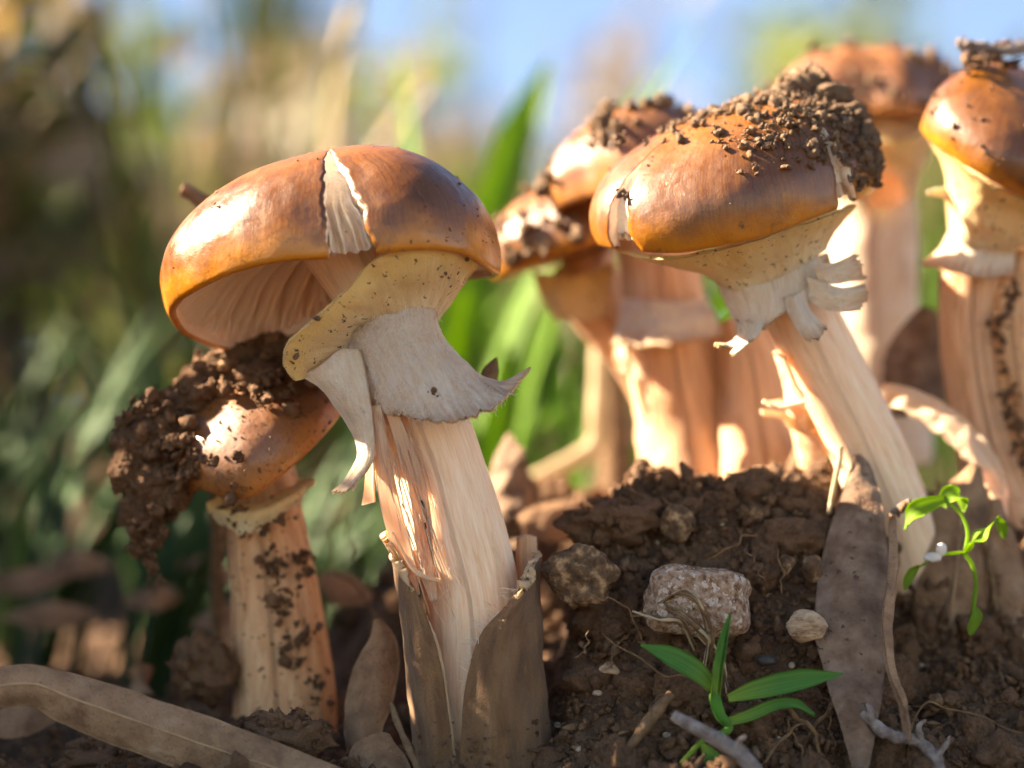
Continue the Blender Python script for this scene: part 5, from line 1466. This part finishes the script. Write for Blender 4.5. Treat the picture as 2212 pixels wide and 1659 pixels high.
# dry shrubs: some fill the upper left, unseen ones added to shade low ground
SH = 'brown and olive leafy shrub behind the split orange cap'
shrub('shrub', 'tall half-dry olive-brown shrub whose leaves blur behind the split cap', (-25, 54), 40, 12, 16, 1900, 3.0, LDRY, 301, 'shrub')
shrub('shrub', 'dry brown shrub at the far edge of the shaded grass', (-42, 50), 38, 12, 16, 1300, 3.2, LDRY, 302, 'shrub')
shrub('shrub', 'low dry brown shrub rooted in the shaded grass', (-15, 36), 19, 7, 14, 900, 2.2, LDRY, 303, 'shrub')
shrub('shrub', 'brown dry-leaved shrub just behind the dark grass tufts', (-20, 28), 20, 6, 14, 800, 2.2, LDRY, 306, 'shrub')
shrub('shrub', 'loose dry shrub added out of view to shade the low earth', (-29.5, 3.4), 23.0, 5.0, 26, 4200, 1.7, LDRY, 304, 'shrub')  # unseen pair placed to block the sun below the caps
shrub('shrub', 'second loose dry shrub added out of view to shade the earth bank', (-29.5, 12), 23.5, 5.0, 26, 3600, 1.7, LDRY, 307, 'shrub')
shrub('shrub', 'dense low leafy shrub added out of view to keep the stem feet in shade', (-14.5, 0.3), 12.6, 3.2, 26, 3000, 1.3, LDRY, 308, 'shrub')  # lower unseen pair, added to keep sun off the stem feet
shrub('shrub', 'dense low leafy shrub added out of view, also shading the stem feet', (-14.5, 5.2), 12.2, 3.2, 26, 3000, 1.3, LDRY, 309, 'shrub')
shrub('shrub', 'thin tan shrub of dry leaves beyond the split cap', (-9, 80), 24, 7, 10, 240, 3.0, LTAN, 305, 'shrub')
for k, (x, y, H, R, n, L, m, lab) in enumerate([
        (-24, 160, 30, 14, 900, 5, LGREEN, 'green bush in the middle distance behind the dry shrub'),
        (3, 200, 22, 16, 900, 5, LGREEN, 'green bush in the middle distance behind the peeling mushroom'),
        (28, 180, 31, 11, 900, 5, LOLIVE, 'olive bush in the middle distance behind the broad mushroom'),
        (46, 220, 30, 14, 1000, 6, LOLIVE, 'large olive bush behind the twig-bearing mushroom'),
        (-75, 220, 60, 26, 1500, 7, LGREEN, 'large green bush beyond the dry shrubs'),
        (44, 330, 60, 13, 900, 7, LGREEN, 'yellow-green bush rising behind the tallest cap')]):
    shrub('bush', lab, (x, y), H, R, 14, n, L, m, 320 + k, 'bush')
for k, (x, y, H, R, n, L, m, lab) in enumerate([
        (-50, 520, 96, 11, 700, 9, LDARK, 'dark green tree far behind the split cap'),
        (-12, 640, 66, 16, 700, 9, LDARK, 'dark low tree far behind the lime-green blade'),
        (110, 800, 120, 34, 1200, 14, LDARK, 'dark tree far behind the twig-bearing mushroom'),
        (-200, 700, 170, 60, 1500, 16, LDARK, 'broad dark tree far beyond the dry shrubs'),
        (40, 900, 60, 60, 1300, 14, LGREEN, 'low green tree far behind the broad mushroom')]):
    shrub('tree', lab, (x, y), H, R, 16, n, L, m, 340 + k, 'tree')
# sparse leafy sprays against the sky
for k, (x, y, H, R, n, L, m, lab) in enumerate([
        (-11, 120, 26, 6, 130, 3.2, LTAN, 'sparse spray of pale dry leaves against the sky behind the split cap'),
        (-4, 150, 34, 8, 170, 3.6, LGREEN, 'sparse green spray against the sky behind the lime-green shoot'),
        (9, 170, 40, 8, 150, 4.0, LTAN, 'sparse tan spray against the sky behind the rounded soil-topped cap'),
        (24, 140, 30, 8, 200, 3.6, LOLIVE, 'sparse olive spray behind the tallest cap'),
        (-20, 100, 30, 6, 220, 3.0, LGREEN, 'loose green spray behind the half-dry shrub')]):
    shrub('shrub', lab, (x, y), H, R, 9, n, L, m, 360 + k, 'shrub', spread=R * .3)
# tall dry stalks
stick('dry_stalk', 'tall tan dry stalk with a seed head behind the split cap', [(720, 900, 30), (722, 600, 30), (730, 300, 30), (745, 120, 30), (770, 20, 30)], [.30, .28, .28, .24, .2], STRAW, 10, 40, .1, 1, 'dry stalk')
stick('dry_stalk', 'leaning tan dry stalk crossing pale sky behind the split cap', [(700, 560, 34), (780, 400, 34), (860, 280, 34), (930, 180, 34)], [.2, .2, .2, .14], STRAW, 10, 40, .1, 1, 'dry stalk')
